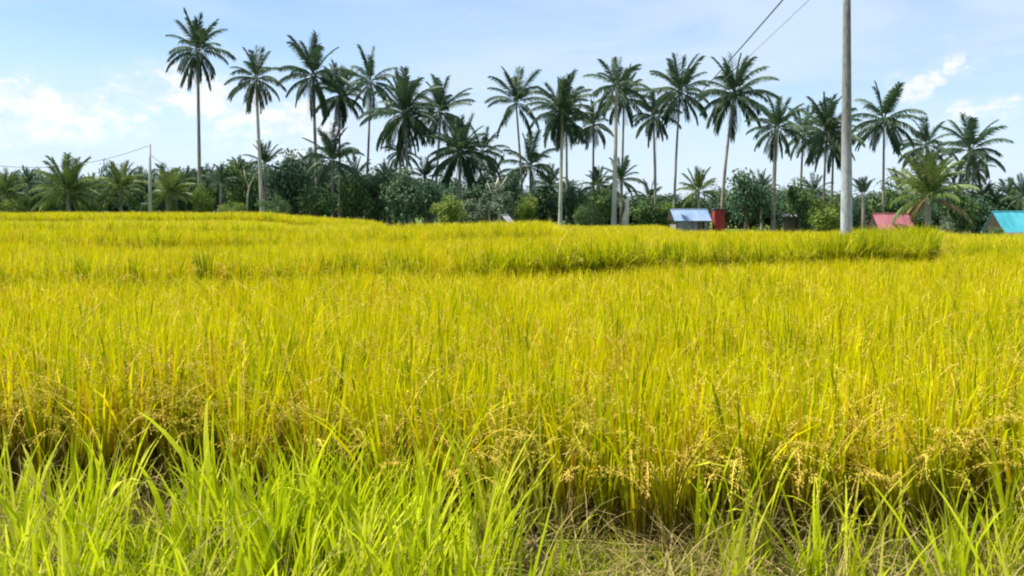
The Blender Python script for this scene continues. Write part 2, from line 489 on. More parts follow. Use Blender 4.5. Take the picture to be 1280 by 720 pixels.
# ---------------------------------------------------------------- scattered masses: rice, grass, far wood (geometry nodes)
def scatter_group():
    ng = bpy.data.node_groups.new('scatter_plants', 'GeometryNodeTree')
    ng.interface.new_socket('Geometry', in_out='INPUT', socket_type='NodeSocketGeometry')
    ng.interface.new_socket('Geometry', in_out='OUTPUT', socket_type='NodeSocketGeometry')
    N, L = ng.nodes, ng.links
    gi, go = N.new('NodeGroupInput'), N.new('NodeGroupOutput')

    def named(nm, t):
        a = N.new('GeometryNodeInputNamedAttribute')
        a.data_type = t
        a.inputs['Name'].default_value = nm
        return a.outputs['Attribute']
    sepg = N.new('GeometryNodeSeparateGeometry'); sepg.domain = 'POINT'
    L.new(gi.outputs[0], sepg.inputs[0])
    L.new(named('is_model', 'BOOLEAN'), sepg.inputs[1])
    spl = N.new('GeometryNodeSplitToInstances'); spl.domain = 'FACE'
    L.new(sepg.outputs[0], spl.inputs[0])
    L.new(named('model_id', 'INT'), spl.inputs['Group ID'])
    iop = N.new('GeometryNodeInstanceOnPoints')
    L.new(sepg.outputs[1], iop.inputs['Points'])
    L.new(spl.outputs[0], iop.inputs['Instance'])
    iop.inputs['Pick Instance'].default_value = True
    L.new(named('pick', 'INT'), iop.inputs['Instance Index'])
    L.new(named('turn', 'FLOAT_VECTOR'), iop.inputs['Rotation'])
    L.new(named('size', 'FLOAT_VECTOR'), iop.inputs['Scale'])
    L.new(iop.outputs[0], go.inputs[0])
    return ng


SCATTER = scatter_group()


def scatter(name, models, mats, pts, turn, size, pick):
    """models: list of MB whose pid holds the material index of every face"""
    V, Fc, tint, along, mid, mi = [], [], [], [], [], []
    for k, mb in enumerate(models):
        b = len(V)
        V += mb.v
        Fc += [tuple(i + b for i in f) for f in mb.f]
        tint += mb.tint; along += mb.along
        mid += [k] * len(mb.f); mi += mb.pid
    nm, npnt = len(V), len(pts)
    me = bpy.data.meshes.new(name)
    me.from_pydata(V + [tuple(p) for p in np.asarray(pts, float).tolist()], [], Fc)
    for m in mats: me.materials.append(m)
    me.polygons.foreach_set('material_index', np.asarray(mi, np.int32))

    def attr(nm_, typ, dom, key, arr):
        a = me.attributes.new(nm_, typ, dom)
        a.data.foreach_set(key, np.ascontiguousarray(arr).ravel())
    z = np.zeros(npnt, np.float32)
    attr('tint', 'FLOAT', 'POINT', 'value', np.concatenate([np.asarray(tint, np.float32), z]))
    attr('along', 'FLOAT', 'POINT', 'value', np.concatenate([np.asarray(along, np.float32), z]))
    attr('is_model', 'BOOLEAN', 'POINT', 'value', np.concatenate([np.ones(nm, bool), np.zeros(npnt, bool)]))
    attr('model_id', 'INT', 'FACE', 'value', np.asarray(mid, np.int32))
    attr('pick', 'INT', 'POINT', 'value', np.concatenate([np.zeros(nm, np.int32), np.asarray(pick, np.int32)]))
    attr('turn', 'FLOAT_VECTOR', 'POINT', 'vector', np.concatenate([np.zeros((nm, 3), np.float32), np.asarray(turn, np.float32)]))
    attr('size', 'FLOAT_VECTOR', 'POINT', 'vector', np.concatenate([np.ones((nm, 3), np.float32), np.asarray(size, np.float32)]))
    me.update()
    o = link(name, me)
    md = o.modifiers.new('scatter', 'NODES')
    md.node_group = SCATTER
    return o


def unit(v):
    v = np.asarray(v, float)
    return v / (np.linalg.norm(v) + 1e-9)


def blade_path(base, azim, lean, length, curl, seg):
    """points of a blade that starts LEAN from upright and curls over by CURL radians along its length"""
    d = np.array([math.cos(azim), math.sin(azim), 0.0])
    p = np.array(base, float)
    out_ = [p.copy()]
    for i in range(seg):
        s = (i + 0.5) / seg
        a = lean + curl * s ** 2
        p = p + (d * math.sin(a) + np.array([0, 0, 1.0]) * math.cos(a)) * (length / seg)
        out_.append(p.copy())
    return np.array(out_)


def grain(mb, p, d, ln, wd, tint, pid):
    d = unit(d)
    a = unit(np.cross(d, (0.3, 0.7, 0.2))); b = np.cross(d, a)
    q = [p, p + d * ln * 0.5 + a * wd, p + d * ln * 0.5 - a * wd * 0.5 + b * wd * 0.87, p + d * ln * 0.5 - a * wd * 0.5 - b * wd * 0.87, p + d * ln]
    mb.add(q, [(0, 2, 1), (0, 3, 2), (0, 1, 3), (4, 1, 2), (4, 2, 3), (4, 3, 1)], tint, None, pid)


def rice_model(rs, n_leaf, n_pan, n_grain, seg, wide=1.0, green=0.0, tall=1.0, flagged=0.3):
    mb = MB()
    for i in range(n_leaf):
        a = rs.uniform(0, 2 * math.pi)
        r = rs.uniform(0, 0.055)
        ln = rs.uniform(0.52, 0.88) * tall
        flag = rs.uniform() < flagged
        path = blade_path((r * math.cos(a), r * math.sin(a), 0), a + rs.normal(0, 0.5), rs.uniform(0.0, 0.13), ln, rs.uniform(0.0, 0.38) + (rs.uniform(0.5, 1.3) if flag else 0), seg)
        sd = a + rs.uniform(-1.2, 1.2) + math.pi / 2
        w = rs.uniform(0.008, 0.0145) * wide
        prof = [0.45, 0.7, 1.0, 0.95, 0.65, 0.3][:seg + 1] if seg == 5 else np.interp(np.linspace(0, 1, seg + 1), [0, .5, .8, 1], [.5, 1, .8, .2])
        mb.strip(path, (math.cos(sd), math.sin(sd), 0), [w * k for k in prof], float(np.clip(rs.normal(0.53 - green, 0.25), 0, 1)), 0)
    for i in range(n_pan):
        a = rs.uniform(0, 2 * math.pi)
        r = rs.uniform(0, 0.05)
        path = blade_path((r * math.cos(a), r * math.sin(a), 0), a, rs.uniform(0.03, 0.2), rs.uniform(0.70, 1.06), rs.uniform(1.0, 2.5), 9)
        sd = a + math.pi / 2
        tn = float(rs.uniform(0.2, 0.9))
        mb.strip(path, (math.cos(sd), math.sin(sd), 0), [0.006] * 6 + [0.004] * 4, tn, 1)
        for g in range(n_grain):
            s = rs.uniform(5.2, 9.0)
            k = min(int(s), 8); f = s - k
            p = path[k] * (1 - f) + path[k + 1] * f
            off = rs.normal(0, 0.0095, 3)
            d = unit(path[k + 1] - path[k]) * 0.7 + rs.normal(0, 0.35, 3) + np.array([0, 0, -0.6])
            grain(mb, p + off, d, rs.uniform(0.011, 0.015) * (1.3 if n_grain < 20 else 1), 0.0028 * (1 if n_grain > 20 else wide) * (1.3 if n_grain < 20 else 1), float(np.clip(tn + rs.normal(0, 0.2), 0, 1)), 1)
    return mb


def smooth_noise(X, Y, scale, seed):
    r = np.random.default_rng(seed)
    g = r.normal(0, 1, (64, 64))
    u, v = (np.asarray(X) / scale) % 63, (np.asarray(Y) / scale) % 63
    i, j = u.astype(int), v.astype(int)
    fu, fv = u - i, v - j
    fu, fv = fu * fu * (3 - 2 * fu), fv * fv * (3 - 2 * fv)
    return (g[i, j] * (1 - fu) + g[i + 1, j] * fu) * (1 - fv) + (g[i, j + 1] * (1 - fu) + g[i + 1, j + 1] * fu) * fv


def jitter_grid(x0, x1, y0, y1, s, j=0.42):
    gx, gy = np.meshgrid(np.arange(x0, x1, s), np.arange(y0, y1, s))
    gx = gx.ravel() + rng.uniform(-j, j, gx.size) * s
    gy = gy.ravel() + rng.uniform(-j, j, gy.size) * s
    return gx, gy


def front_edge(X):
    return np.interp(X, [-5, -2.5, -1, 0, 1.5, 4], [4.75, 4.7, 4.55, 4.35, 4.1, 4.05]) - 0.12 + 0.17 * smooth_noise(X + 30, X * 0 + 5, 0.45, 3)


def rice_ok(X, Y):
    px = CX + X / Y * F
    lim = np.interp(px, [-400, 440, 475, 480, 692, 700, 825, 850, 1175, 1190], [60, 58, 52, 40, 40, 62, 67, 45, 45, 38])
    ok = (Y > front_edge(X)) & (Y < lim) & (np.abs(X) < 0.66 * Y + 3.0)
    for e, wd, cond in ((EDGE1, np.interp(px, [450, 700], [0.32, 0.75]), px < 1176), (EDGE2, 0.7, px < 690), (EDGE3, 0.9, px < 360), (EDGE4, 1.2, px < 430)):
        d = Y - np.interp(X, *e)
        ok &= ~((np.abs(d + wd * 0.3) < wd) & cond)
    ok &= ~((np.abs(0.535 * Y + 0.05 - X) < 0.25) & (Y > 19.5) & (Y < 26.5))
    ok &= ~((np.abs(Y - 26.7) < 0.5) & (px > 690) & (px < 1180))
    ok &= (X - 10.4) ** 2 + (Y - 25.0) ** 2 > 0.14
    return ok


def bank_green(gx, gy):
    """the greener, leafier plants along the raised bank and round its far corner"""
    px = CX + gx / gy * F
    d = gy - np.interp(gx, *EDGE1)
    p = 0.85 * (d > 0) * S(1.1 - d, 0.5) * S(px - 560, 160) + 0.9 * (d > 0) * (gy < 26.5) * S(px - 1070, 50) * (px < 1184) + 0.3 * (np.abs(d) < 0.9)
    for e in (EDGE2, EDGE3, EDGE4):
        d2 = gy - np.interp(gx, *e)
        p = p + 0.55 * (d2 > -0.2) * (d2 < 0.9) * (px < 690)
    return np.random.default_rng(4).uniform(0, 1, len(gx)) < p


def rice_zone(name, label, y0, y1, s, models, wide, hscale, green=None):
    gx, gy = jitter_grid(-0.66 * y1 - 3, 0.66 * y1 + 3, y0, y1, s)
    k = rice_ok(gx, gy)
    gx, gy = gx[k], gy[k]
    if green is not None:
        k = bank_green(gx, gy) == green
        gx, gy = gx[k], gy[k]
    gz = height(gx, gy)
    n = len(gx)
    hv = hscale * (1 + 0.055 * smooth_noise(gx + 60, gy + 9, 1.1, 5) + 0.05 * smooth_noise(gx + 60, gy, 4.0, 6) + rng.normal(0, 0.05, n))
    px = CX + gx / gy * F
    hv = hv * (1 + 0.10 * S(px - 1040, 60) * (gy > 18) * (gy < 26.5) * (px < 1182))
    wv = wide * rng.uniform(0.85, 1.2, n)
    turn = np.stack([rng.normal(0, 0.07, n), rng.normal(0, 0.07, n), rng.uniform(0, 6.283, n)], -1)
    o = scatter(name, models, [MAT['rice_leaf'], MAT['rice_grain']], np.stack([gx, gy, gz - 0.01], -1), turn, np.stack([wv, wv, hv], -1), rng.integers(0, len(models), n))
    tag(o, label, 'rice', kind='stuff')
    return n


rs = np.random.default_rng(21)
near_models = [rice_model(rs, 24, 8, 46, 5, 1.4, 0.02, 1.14, 0.18) for _ in range(8)]
mid_models = [rice_model(rs, 30, 4, 16, 4, 1.0, -0.05, 1.0, 0.15) for _ in range(6)]
far_models = [rice_model(rs, 30, 5, 8, 3, 1.35) for _ in range(5)]
green_models = [rice_model(rs, 28, 3, 12, 4, 1.15, 0.32) for _ in range(4)]
cnt = []
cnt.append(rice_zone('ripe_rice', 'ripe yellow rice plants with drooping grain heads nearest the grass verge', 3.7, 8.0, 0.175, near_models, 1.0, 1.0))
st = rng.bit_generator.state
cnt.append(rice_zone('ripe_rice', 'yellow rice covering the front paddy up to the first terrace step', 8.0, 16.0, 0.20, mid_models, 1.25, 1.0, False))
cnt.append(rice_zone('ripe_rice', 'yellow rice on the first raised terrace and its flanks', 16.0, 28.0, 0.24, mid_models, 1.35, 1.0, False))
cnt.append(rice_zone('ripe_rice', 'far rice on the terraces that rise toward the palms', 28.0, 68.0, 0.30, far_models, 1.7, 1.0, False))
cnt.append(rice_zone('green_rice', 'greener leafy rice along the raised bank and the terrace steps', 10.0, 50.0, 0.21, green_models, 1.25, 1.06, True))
print('rice plants', cnt)


# grass verge between the viewer and the rice
def grass_model(rs, n, l0, l1, w0, w1, spread, curl, seg=4, lean=0.5, pid=0, tmean=0.45, tsd=0.2, flat=False):
    mb = MB()
    for i in range(n):
        a = rs.uniform(0, 6.283)
        r = spread * math.sqrt(rs.uniform())
        b = rs.uniform(0, 6.283)
        path = blade_path((r * math.cos(b), r * math.sin(b), 0.0 if not flat else rs.uniform(0.0, 0.10)), a, rs.uniform(0.0, lean) if not flat else rs.uniform(1.0, 1.7), rs.uniform(l0, l1), rs.uniform(*curl), seg)
        path[:, 2] = np.maximum(path[:, 2], 0.004)
        sd = a + math.pi / 2 + rs.normal(0, 0.35)
        w = rs.uniform(w0, w1)
        prof = np.interp(np.linspace(0, 1, seg + 1), [0, .4, .8, 1], [.7, 1, .6, .15])
        mb.strip(path, (math.cos(sd), math.sin(sd), 0), w * prof, float(np.clip(rs.normal(tmean, tsd), 0, 1)), pid)
    return mb


rs = np.random.default_rng(33)
tall_grass = [grass_model(rs, 16, 0.18, 0.46, 0.008, 0.017, 0.07, (0.1, 1.1)) for _ in range(5)]
short_grass = [grass_model(rs, 30, 0.07, 0.22, 0.004, 0.008, 0.09, (0.2, 1.4), lean=0.8, tmean=0.4) for _ in range(4)]
thin_stems = [grass_model(rs, 7, 0.25, 0.62, 0.003, 0.005, 0.09, (0.6, 2.3), seg=6, lean=0.6, pid=1, tmean=0.75) for _ in range(4)]
straw_litter = [grass_model(rs, 16, 0.12, 0.45, 0.003, 0.007, 0.12, (-0.4, 0.5), seg=3, pid=1, tmean=0.5, tsd=0.28, flat=True) for _ in range(4)]
blade_grass = [grass_model(rs, 9, 0.30, 0.68, 0.010, 0.021, 0.05, (0.05, 0.8), seg=6, lean=0.28, tmean=0.68, tsd=0.12) for _ in range(5)]
verge_models = tall_grass + short_grass + thin_stems + straw_litter + blade_grass      # 0-4, 5-8, 9-12, 13-16
P, T_, Z_, K_ = [], [], [], []


def verge(n, y0, y1, kinds, density, z0=0.85, z1=1.2):
    x = rng.uniform(-4.6, 4.6, n)
    y = rng.uniform(y0, y1, n)
    keep = rng.uniform(0, 1, n) < density(x, y)
    x, y = x[keep], y[keep]
    m = len(x)
    s = rng.uniform(z0, z1, m)
    P.append(np.stack([x, y, np.full(m, -0.003)], -1))
    T_.append(np.stack([rng.normal(0, 0.12, m), rng.normal(0, 0.12, m), rng.uniform(0, 6.283, m)], -1))
    Z_.append(np.stack([s, s, s], -1))
    K_.append(rng.choice(kinds, m))


lush = lambda x, y: np.interp(x / y * F + CX, [0, 100, 300, 600, 690, 1000, 1280], [0.9, 0.85, 1.0, 1.0, 0.14, 0.18, 0.4]) * (0.5 + 0.5 * S(smooth_noise(x + 9, y + 3, 0.35, 8) + 0.6, 0.8)) * np.where(y > front_edge(x) + 0.05, 0.25, 1.0)
pxs = lambda x, y: x / y * F + CX
verge(900, 2.7, 4.4, np.arange(0, 5), lambda x, y: lush(x, y) * np.interp(y, [2.7, 3.3, 4.0, 4.4], [0.5, 0.9, 0.7, 0.2]), 0.45, 0.9)
verge(4200, 2.6, 4.3, np.arange(5, 9), lambda x, y: np.interp(pxs(x, y), [0, 250, 420, 660, 900, 1280], [1.0, 1.0, 0.75, 0.5, 0.3, 0.3]) * np.interp(y, [2.6, 3.6, 4.3], [1, 1, 0.2]), 0.5, 1.0)
verge(420, 3.0, 4.7, np.arange(9, 13), lambda x, y: 0.8 + 0 * x)
verge(1500, 3.1, 4.35, np.arange(17, 22), lambda x, y: np.interp(pxs(x, y), [0, 60, 230, 290, 640, 665, 1000, 1280], [0.28, 0.32, 0.32, 0.85, 0.8, 0.03, 0.09, 0.2]) * (0.35 + 0.65 * S(smooth_noise(x + 4, y + 8, 0.22, 15), 0.6)), 0.75, 1.15)
verge(900, 2.8, 4.7, np.arange(13, 17), lambda x, y: np.interp(pxs(x, y), [0, 600, 700, 1280], [0.06, 0.08, 0.8, 0.6]))
verge_o = scatter('verge_grass', verge_models, [MAT['grass'], MAT['straw']], np.concatenate(P), np.concatenate(T_), np.concatenate(Z_), np.concatenate(K_))
tag(verge_o, 'tangled green grass and dry straw along the edge of the rice', 'grass', kind='stuff')

# ---------------------------------------------------------------- broadleaf trees and bushes
def crown_models(rs, style):
    """unit-height bush: (trunk MB, crown MB)"""
    tr, cr = MB(), MB()
    if style == 'round': cz, rx, rz, ncl = 0.56, 0.50, 0.45, 46
    elif style == 'tall': cz, rx, rz, ncl = 0.60, 0.32, 0.42, 40
    elif style == 'low': cz, rx, rz, ncl = 0.48, 0.85, 0.50, 52
    else: cz, rx, rz, ncl = 0.62, 0.42, 0.36, 30        # open
    centres = []
    for i in range(ncl):
        u = unit(rs.normal(0, 1, 3))
        rr = rs.uniform(0.25, 1.0) ** 0.5 * (0.78 + 0.3 * math.sin(3 * math.atan2(u[1], u[0]) + rs.uniform(0, 1)) * 0.6)
        c = np.array([u[0] * rx * rr, u[1] * rx * rr, cz + u[2] * rz * rr])
        c[2] = max(c[2], 0.06)
        centres.append(c)
    for c in centres:
        tn = rs.uniform(0.15, 0.85)
        rad = rs.uniform(0.07, 0.13)
        nl = 52 if style != 'open' else 36
        for k in range(nl):
            p = c + np.clip(rs.normal(0, 1, 3), -1.5, 1.5) * rad * np.array([1, 1, 0.7])
            if p[2] < 0.01: continue
            nrm = unit(rs.normal(0, 0.6, 3) + unit(p - np.array([0, 0, cz])) * 0.5 + np.array([0, 0, 0.7]))
            a = unit(np.cross(nrm, rs.normal(0, 1, 3))); b = np.cross(nrm, a)
            l_, w_ = rs.uniform(0.035, 0.075), rs.uniform(0.018, 0.032)
            mid = p + a * l_ * 0.45
            cr.add([p, mid + b * w_, p + a * l_ - np.array([0, 0, l_ * 0.25]), mid - b * w_], [(0, 1, 2, 3)], float(np.clip(tn + rs.normal(0, 0.15), 0, 1)))
    nst = 1 if style in ('tall', 'open') else 3
    for s_ in range(nst):
        b = np.array([rs.normal(0, 0.04) * nst, rs.normal(0, 0.04) * nst, -0.03])
        top = np.array([rs.normal(0, 0.06), rs.normal(0, 0.06), cz])
        midp = (b + top) / 2 + rs.normal(0, 0.03, 3)
        tr.tube([b, midp, top], [0.034, 0.026, 0.014], 6)
        for c in centres[s_::nst][:9]:
            t = rs.uniform(0.3, 0.9)
            st = b * (1 - t) + top * t
            tr.tube([st, (st + c) / 2 + np.array([0, 0, 0.03]), c], [0.014, 0.009, 0.004], 5)
    return tr.mesh('trunk', MAT['bark']), cr.mesh('crown', MAT['leaf_dark']), tr, cr


rs = np.random.default_rng(55)
BUSH = {st: [crown_models(rs, st) for _ in range(3)] for st in ('round', 'tall', 'low', 'open')}


def bush(name, label, cat, px, base_y, top_y, width_px, Y, style, matname, group=None, var=None):
    base = at(px, base_y, Y)
    g = float(height(base[0], Y))
    hgt = (float(at(px, top_y, Y)[2]) - g) * (1.08 if top_y >= 246 or px > 640 else 1.2)
    wid = width_px / F * Y
    nat = {'round': 1.0, 'tall': 0.66, 'low': 1.7, 'open': 0.86}[style]
    root = empty(name, (base[0], Y, g), random.uniform(0, 6.28))
    tm, cm, _, _ = BUSH[style][random.randrange(3) if var is None else var]
    s = (wid / nat, wid / nat, hgt)
    for nm, m_, mt in (('trunk', tm, 'bark'), ('crown', cm, matname)):
        o = link(nm, m_, root)
        o.scale = s
        o.material_slots[0].link = 'OBJECT'
        o.material_slots[0].material = MAT[mt]
    tag(root, label, cat, group)
    return root


# far wood behind everything, one mass
wood_models = []
for st in ('round', 'tall', 'low', 'open'):
    mb = MB()
    _, _, t_, c_ = BUSH[st][0]
    for src, pid in ((t_, 1), (c_, 0)):
        b = len(mb.v)
        mb.v += src.v; mb.f += [tuple(i + b for i in f) for f in src.f]
        mb.tint += src.tint; mb.along += src.along; mb.pid += [pid] * len(src.f)
    wood_models.append(mb)
npts = 210
wx = np.concatenate([np.linspace(-78, 82, npts) + rng.uniform(-0.6, 0.6, npts), np.linspace(-88, 92, 120) + rng.uniform(-1, 1, 120)])
wy = np.concatenate([rng.uniform(93, 103, npts), rng.uniform(112, 128, 120)])
wz = height(wx, wy)
topy = np.interp(CX + wx / wy * F, [-200, 0, 150, 330, 450, 560, 640, 760, 830, 950, 1060, 1160, 1280, 1500], [224, 224, 216, 206, 212, 220, 238, 238, 248, 236, 244, 236, 238, 236]) + rng.normal(0, 7, len(wx))
wh = EYE - (topy - HY) / F * wy - wz
ww = rng.uniform(3.2, 5.5, len(wx))
wood = scatter('far_wood', wood_models, [MAT['leaf_dark'], MAT['bark']], np.stack([wx, wy, wz - 0.1], -1), np.stack([0 * wx, 0 * wx, rng.uniform(0, 6.28, len(wx))], -1), np.stack([ww, ww, wh], -1), rng.integers(0, 4, len(wx)))
tag(wood, 'dense dark green wood closing the view behind the palms', 'wood', kind='stuff')

# ---------------------------------------------------------------- coconut palms
def frond_mesh(rs, a0, droop, hang, n=36, name='frond'):
    """unit-length coconut frond leaving the crown at elevation A0 and bending down by DROOP; leaflets HANG"""
    mb = MB()
    seg = 10
    p = np.zeros(3); path = [p.copy()]
    for i in range(seg):
        s = (i + 0.5) / seg
        a = a0 - droop * s ** 1.6
        p = p + np.array([math.cos(a), 0, math.sin(a)]) / seg
        path.append(p.copy())
    path = np.array(path)
    mb.strip(path, (0, 1, 0), list(np.linspace(0.030, 0.006, seg + 1)), 0.7)
    nrm = np.array([[-math.sin(a0 - droop * (i / seg) ** 1.6), 0, math.cos(a0 - droop * (i / seg) ** 1.6)] for i in range(seg + 1)])
    mb.strip(path - nrm * 0.006, nrm, list(np.linspace(0.026, 0.006, seg + 1)), 0.7)
    tw = rs.normal(0, 0.15)
    for i in range(n):
        for sd in (-1, 1):
            s = 0.14 + 0.86 * (i + rs.uniform(-0.3, 0.3)) / (n - 1)
            s = min(max(s, 0.1), 0.995)
            k = min(int(s * seg), seg - 1); f = s * seg - k
            b = path[k] * (1 - f) + path[k + 1] * f
            T = unit(path[k + 1] - path[k])
            sidev = np.array([0, sd, 0]) * math.cos(tw) + np.array([-T[2], 0, T[0]]) * sd * math.sin(tw)
            d0 = unit(T * (0.55 + 0.5 * s) + sidev * 0.75 + np.array([0, 0, -hang * 0.5]) + rs.normal(0, 0.08, 3))
            d1 = unit(d0 + np.array([0, 0, -hang * rs.uniform(0.7, 1.5)]))
            ln = (0.085 + (0.135 + 0.075 * hang) * math.sin(math.pi * min(1, 0.12 + 0.78 * s)) ** 0.8) * rs.uniform(0.85, 1.1)
            w = 0.024
            wv = unit(np.cross(d0, np.array([0, sd, 0.6]))) if abs(d0[2]) < 0.95 else np.array([1.0, 0, 0])
            q0, q1, q2 = b, b + d0 * ln * 0.5, b + d0 * ln * 0.5 + d1 * ln * 0.5
            mb.strip(np.array([q0, q1, q2]), wv, [w * 0.7, w, 0], float(np.clip(rs.normal(0.42, 0.16), 0, 1)))
    return mb.mesh(name, MAT['frond'])


rs = np.random.default_rng(77)
# (elevation in degrees, droop, leaflet hang) from the spear leaves down to the skirt of old fronds
CLASSES = [(85, 0.22, 0.22), (70, 0.55, 0.32), (52, 0.95, 0.5), (30, 1.15, 0.75), (8, 1.15, 0.95), (-18, 1.0, 1.15), (-44, 0.7, 1.2), (-66, 0.25, 1.0)]
FROND = [[frond_mesh(rs, R(a), d, h) for _ in range(3)] for (a, d, h) in CLASSES]


def palm(label, cx, cy, half, bx, by, Y, counts=(4, 5, 5, 5, 5, 5, 4, 3), width=None, bend=0.0, pale=False, young=False, dry=(), group='coconut palms in the row beyond the field', trunk=True):
    """crown centre (cx, cy) and trunk foot (bx, by) were read in the photo; half is the crown's half width in photo pixels at distance Y"""
    c = at(cx, cy, Y)
    fx = (bx - CX) / F * Y
    foot = np.array([fx, Y, float(height(fx, Y))])
    root = empty('coconut_palm' if not young else 'young_palm', foot)
    c = c - foot
    r0 = (width or 3.6) / F * Y / 2
    mb = MB(); mb.smooth = True
    side = np.array([1.0, 0.3, 0])
    path, rad = [], []
    n = 16
    for i in range(n + 1):
        t = i / n
        p = c * np.array([t ** (1.0 + abs(bend) * 0.4), t, t]) + side * bend * math.sin(math.pi * t) * 0.5
        if i == 0: p[2] -= 0.15
        path.append(p)
        rad.append(r0 * (1.0 - 0.38 * t + 0.75 * math.exp(-t * 22)) * (1 + 0.03 * math.sin(i * 2.1)))
    mb.tube(path, rad, 9)
    mb.build('trunk', MAT['palm_bark_pale' if pale else 'palm_bark'], root)
    L = half / F * Y * 1.0
    tilt = np.array([random.gauss(0, 0.10), random.gauss(0, 0.10)])
    stretch_ = random.uniform(0.92, 1.08)
    a = random.uniform(0, 6.28)
    for k, cn in enumerate(counts):
        if cn and not young: cn = max(1, cn + random.choice((-2, -1, 0, 0, 0, 1)) if k < 5 else cn + random.choice((-1, 0, 1, 2)))
        for j in range(cn):
            a += 2.39996 + random.uniform(-0.25, 0.25)
            o = link('frond', random.choice(FROND[k]), root)
            l_ = L * random.uniform(0.84, 1.1) * (0.95 if k == 0 else 1.0) * stretch_ * (0.94 if k >= 6 else 1)
            o.location = c + np.array([math.cos(a), math.sin(a), 0]) * r0 * 0.5 + np.array([0, 0, (3.5 - k) * 0.05 * L * 0.4])
            o.rotation_euler = (random.uniform(-0.16, 0.16), random.uniform(-0.2, 0.2) + tilt[0] * math.cos(a) + tilt[1] * math.sin(a), a)
            o.scale = (l_, l_, l_)
            mt = 'frond_young' if young else 'frond'
            if k in dry and random.random() < 0.8:
                mt = 'frond_dry'; o['label'] = 'dry brown frond'
            if mt != 'frond':
                o.material_slots[0].link = 'OBJECT'
                o.material_slots[0].material = MAT[mt]
    tag(root, label, 'palm', group)
    return root


DENSE = (5, 7, 7, 7, 7, 7, 6, 4)
LOOSE = (3, 3, 4, 4, 4, 4, 3, 2)
palm('tallest coconut palm, on a bare thin trunk standing apart at one end of the row', 247, 62, 43, 250, 268, 82, width=5.0)
palm('coconut palm next to the tallest one, its pale trunk bare down to the field', 320, 98, 37, 328, 268, 76, (3, 4, 4, 4, 5, 5, 4, 3), width=5.0, pale=True)
palm('coconut palm with a wide loose crown, third in the row from the tallest', 392, 95, 46, 399, 268, 80, width=5.0, bend=-0.2)
palm('coconut palm whose crown is half hidden behind the third palm of the row', 424, 118, 38, 425, 268, 92)
palm('slender coconut palm with upright spear fronds, fifth in the row from the tallest', 463, 102, 38, 456, 268, 90, LOOSE, bend=0.15)
palm('coconut palm with a thick ragged crown left of the low dark palm pair', 506, 142, 48, 512, 268, 84, DENSE, width=4.2)
palm('coconut palm leaning out behind the thick ragged crown', 551, 140, 44, 540, 268, 88, (3, 5, 5, 6, 6, 6, 4, 1), bend=0.2)
palm('dark bushy palm with its crown low over the yellow green bush', 575, 190, 42, 574, 275, 82, DENSE, width=5.0)
palm('shorter dark palm crowded against the low bushy palm', 603, 190, 36, 596, 275, 86, (2, 4, 5, 5, 5, 5, 3, 1))
palm('short palm in front of the third and fourth tall palms', 415, 200, 40, 417, 268, 78, (4, 4, 5, 5, 4, 3, 1, 0), width=5.0)
palm('small ragged palm low between the fifth palm and the thick crown', 500, 190, 26, 502, 268, 92, LOOSE)
palm('coconut palm with a sparse star shaped crown above the half grown palm', 645, 128, 43, 655, 280, 82, (2, 4, 4, 4, 4, 4, 2, 0), bend=0.1)
palm('half grown palm with a flat wide crown under the star shaped palm', 663, 208, 42, 664, 280, 84, (2, 2, 3, 4, 6, 4, 2, 0), width=4.2)
palm('coconut palm with the fullest crown, on a pale straight trunk in front of the trees', 703, 138, 44, 700, 291, 73, DENSE, width=5.2, pale=True)
palm('coconut palm directly behind the fullest crown with a darker trunk', 708, 152, 36, 709, 285, 88, LOOSE)
palm('coconut palm in shadow between the fullest crown and the pale mid trunk', 742, 155, 32, 741, 285, 90, (2, 4, 4, 5, 5, 5, 3, 1))
palm('coconut palm on the pale thick straight trunk rising from the field edge', 771, 108, 42, 767, 291, 73, (3, 4, 5, 5, 5, 4, 2, 0), width=6.4, pale=True)
palm('coconut palm twinned behind the pale thick trunk with a brown trunk', 780, 122, 36, 776, 285, 86, (2, 3, 4, 5, 5, 5, 3, 1))
palm('coconut palm with a smaller drooping crown that hides the far power pole', 817, 145, 34, 820, 285, 84, (2, 3, 4, 4, 5, 6, 4, 1))
palm('coconut palm with a round full crown above the blue roofed hut', 850, 115, 44, 842, 285, 82, (3, 4, 5, 6, 6, 6, 4, 1), bend=-0.15)
palm('large coconut palm crossed by the power wires, leaning over the red shed', 918, 118, 50, 901, 285, 78, (4, 5, 5, 6, 6, 6, 4, 1), width=4.6, bend=-0.3)
palm('coconut palm with a flared brown foot standing right of the dark round tree', 971, 160, 40, 966, 290, 74, (4, 5, 5, 5, 5, 5, 4, 1), width=6.0, bend=-0.15)
palm('coconut palm mostly hidden between the flared foot palm and the concrete pole', 1004, 165, 34, 998, 285, 90, (3, 4, 4, 4, 5, 4, 3, 1))
palm('thick crowned coconut palm beside the tall concrete pole', 1033, 165, 42, 1027, 285, 80, DENSE)
palm('darker coconut palm tucked behind the crown beside the concrete pole', 1042, 178, 32, 1038, 285, 88, LOOSE)
palm('coconut palm with a ragged open crown just past the concrete pole', 1105, 150, 45, 1103, 285, 80, (2, 4, 4, 5, 6, 6, 4, 1), bend=0.05)
palm('coconut palm rising behind the low brown fronded palm', 1158, 182, 36, 1159, 285, 88, (3, 4, 4, 4, 5, 4, 2, 0))
palm('last tall coconut palm of the row, above the turquoise roof', 1213, 188, 44, 1206, 285, 84, (3, 3, 3, 5, 6, 4, 3, 1), bend=-0.1)
palm('thin palm in the shade under the last tall palm', 1217, 212, 22, 1213, 285, 90, LOOSE)
YG = 'young palms in the undergrowth'
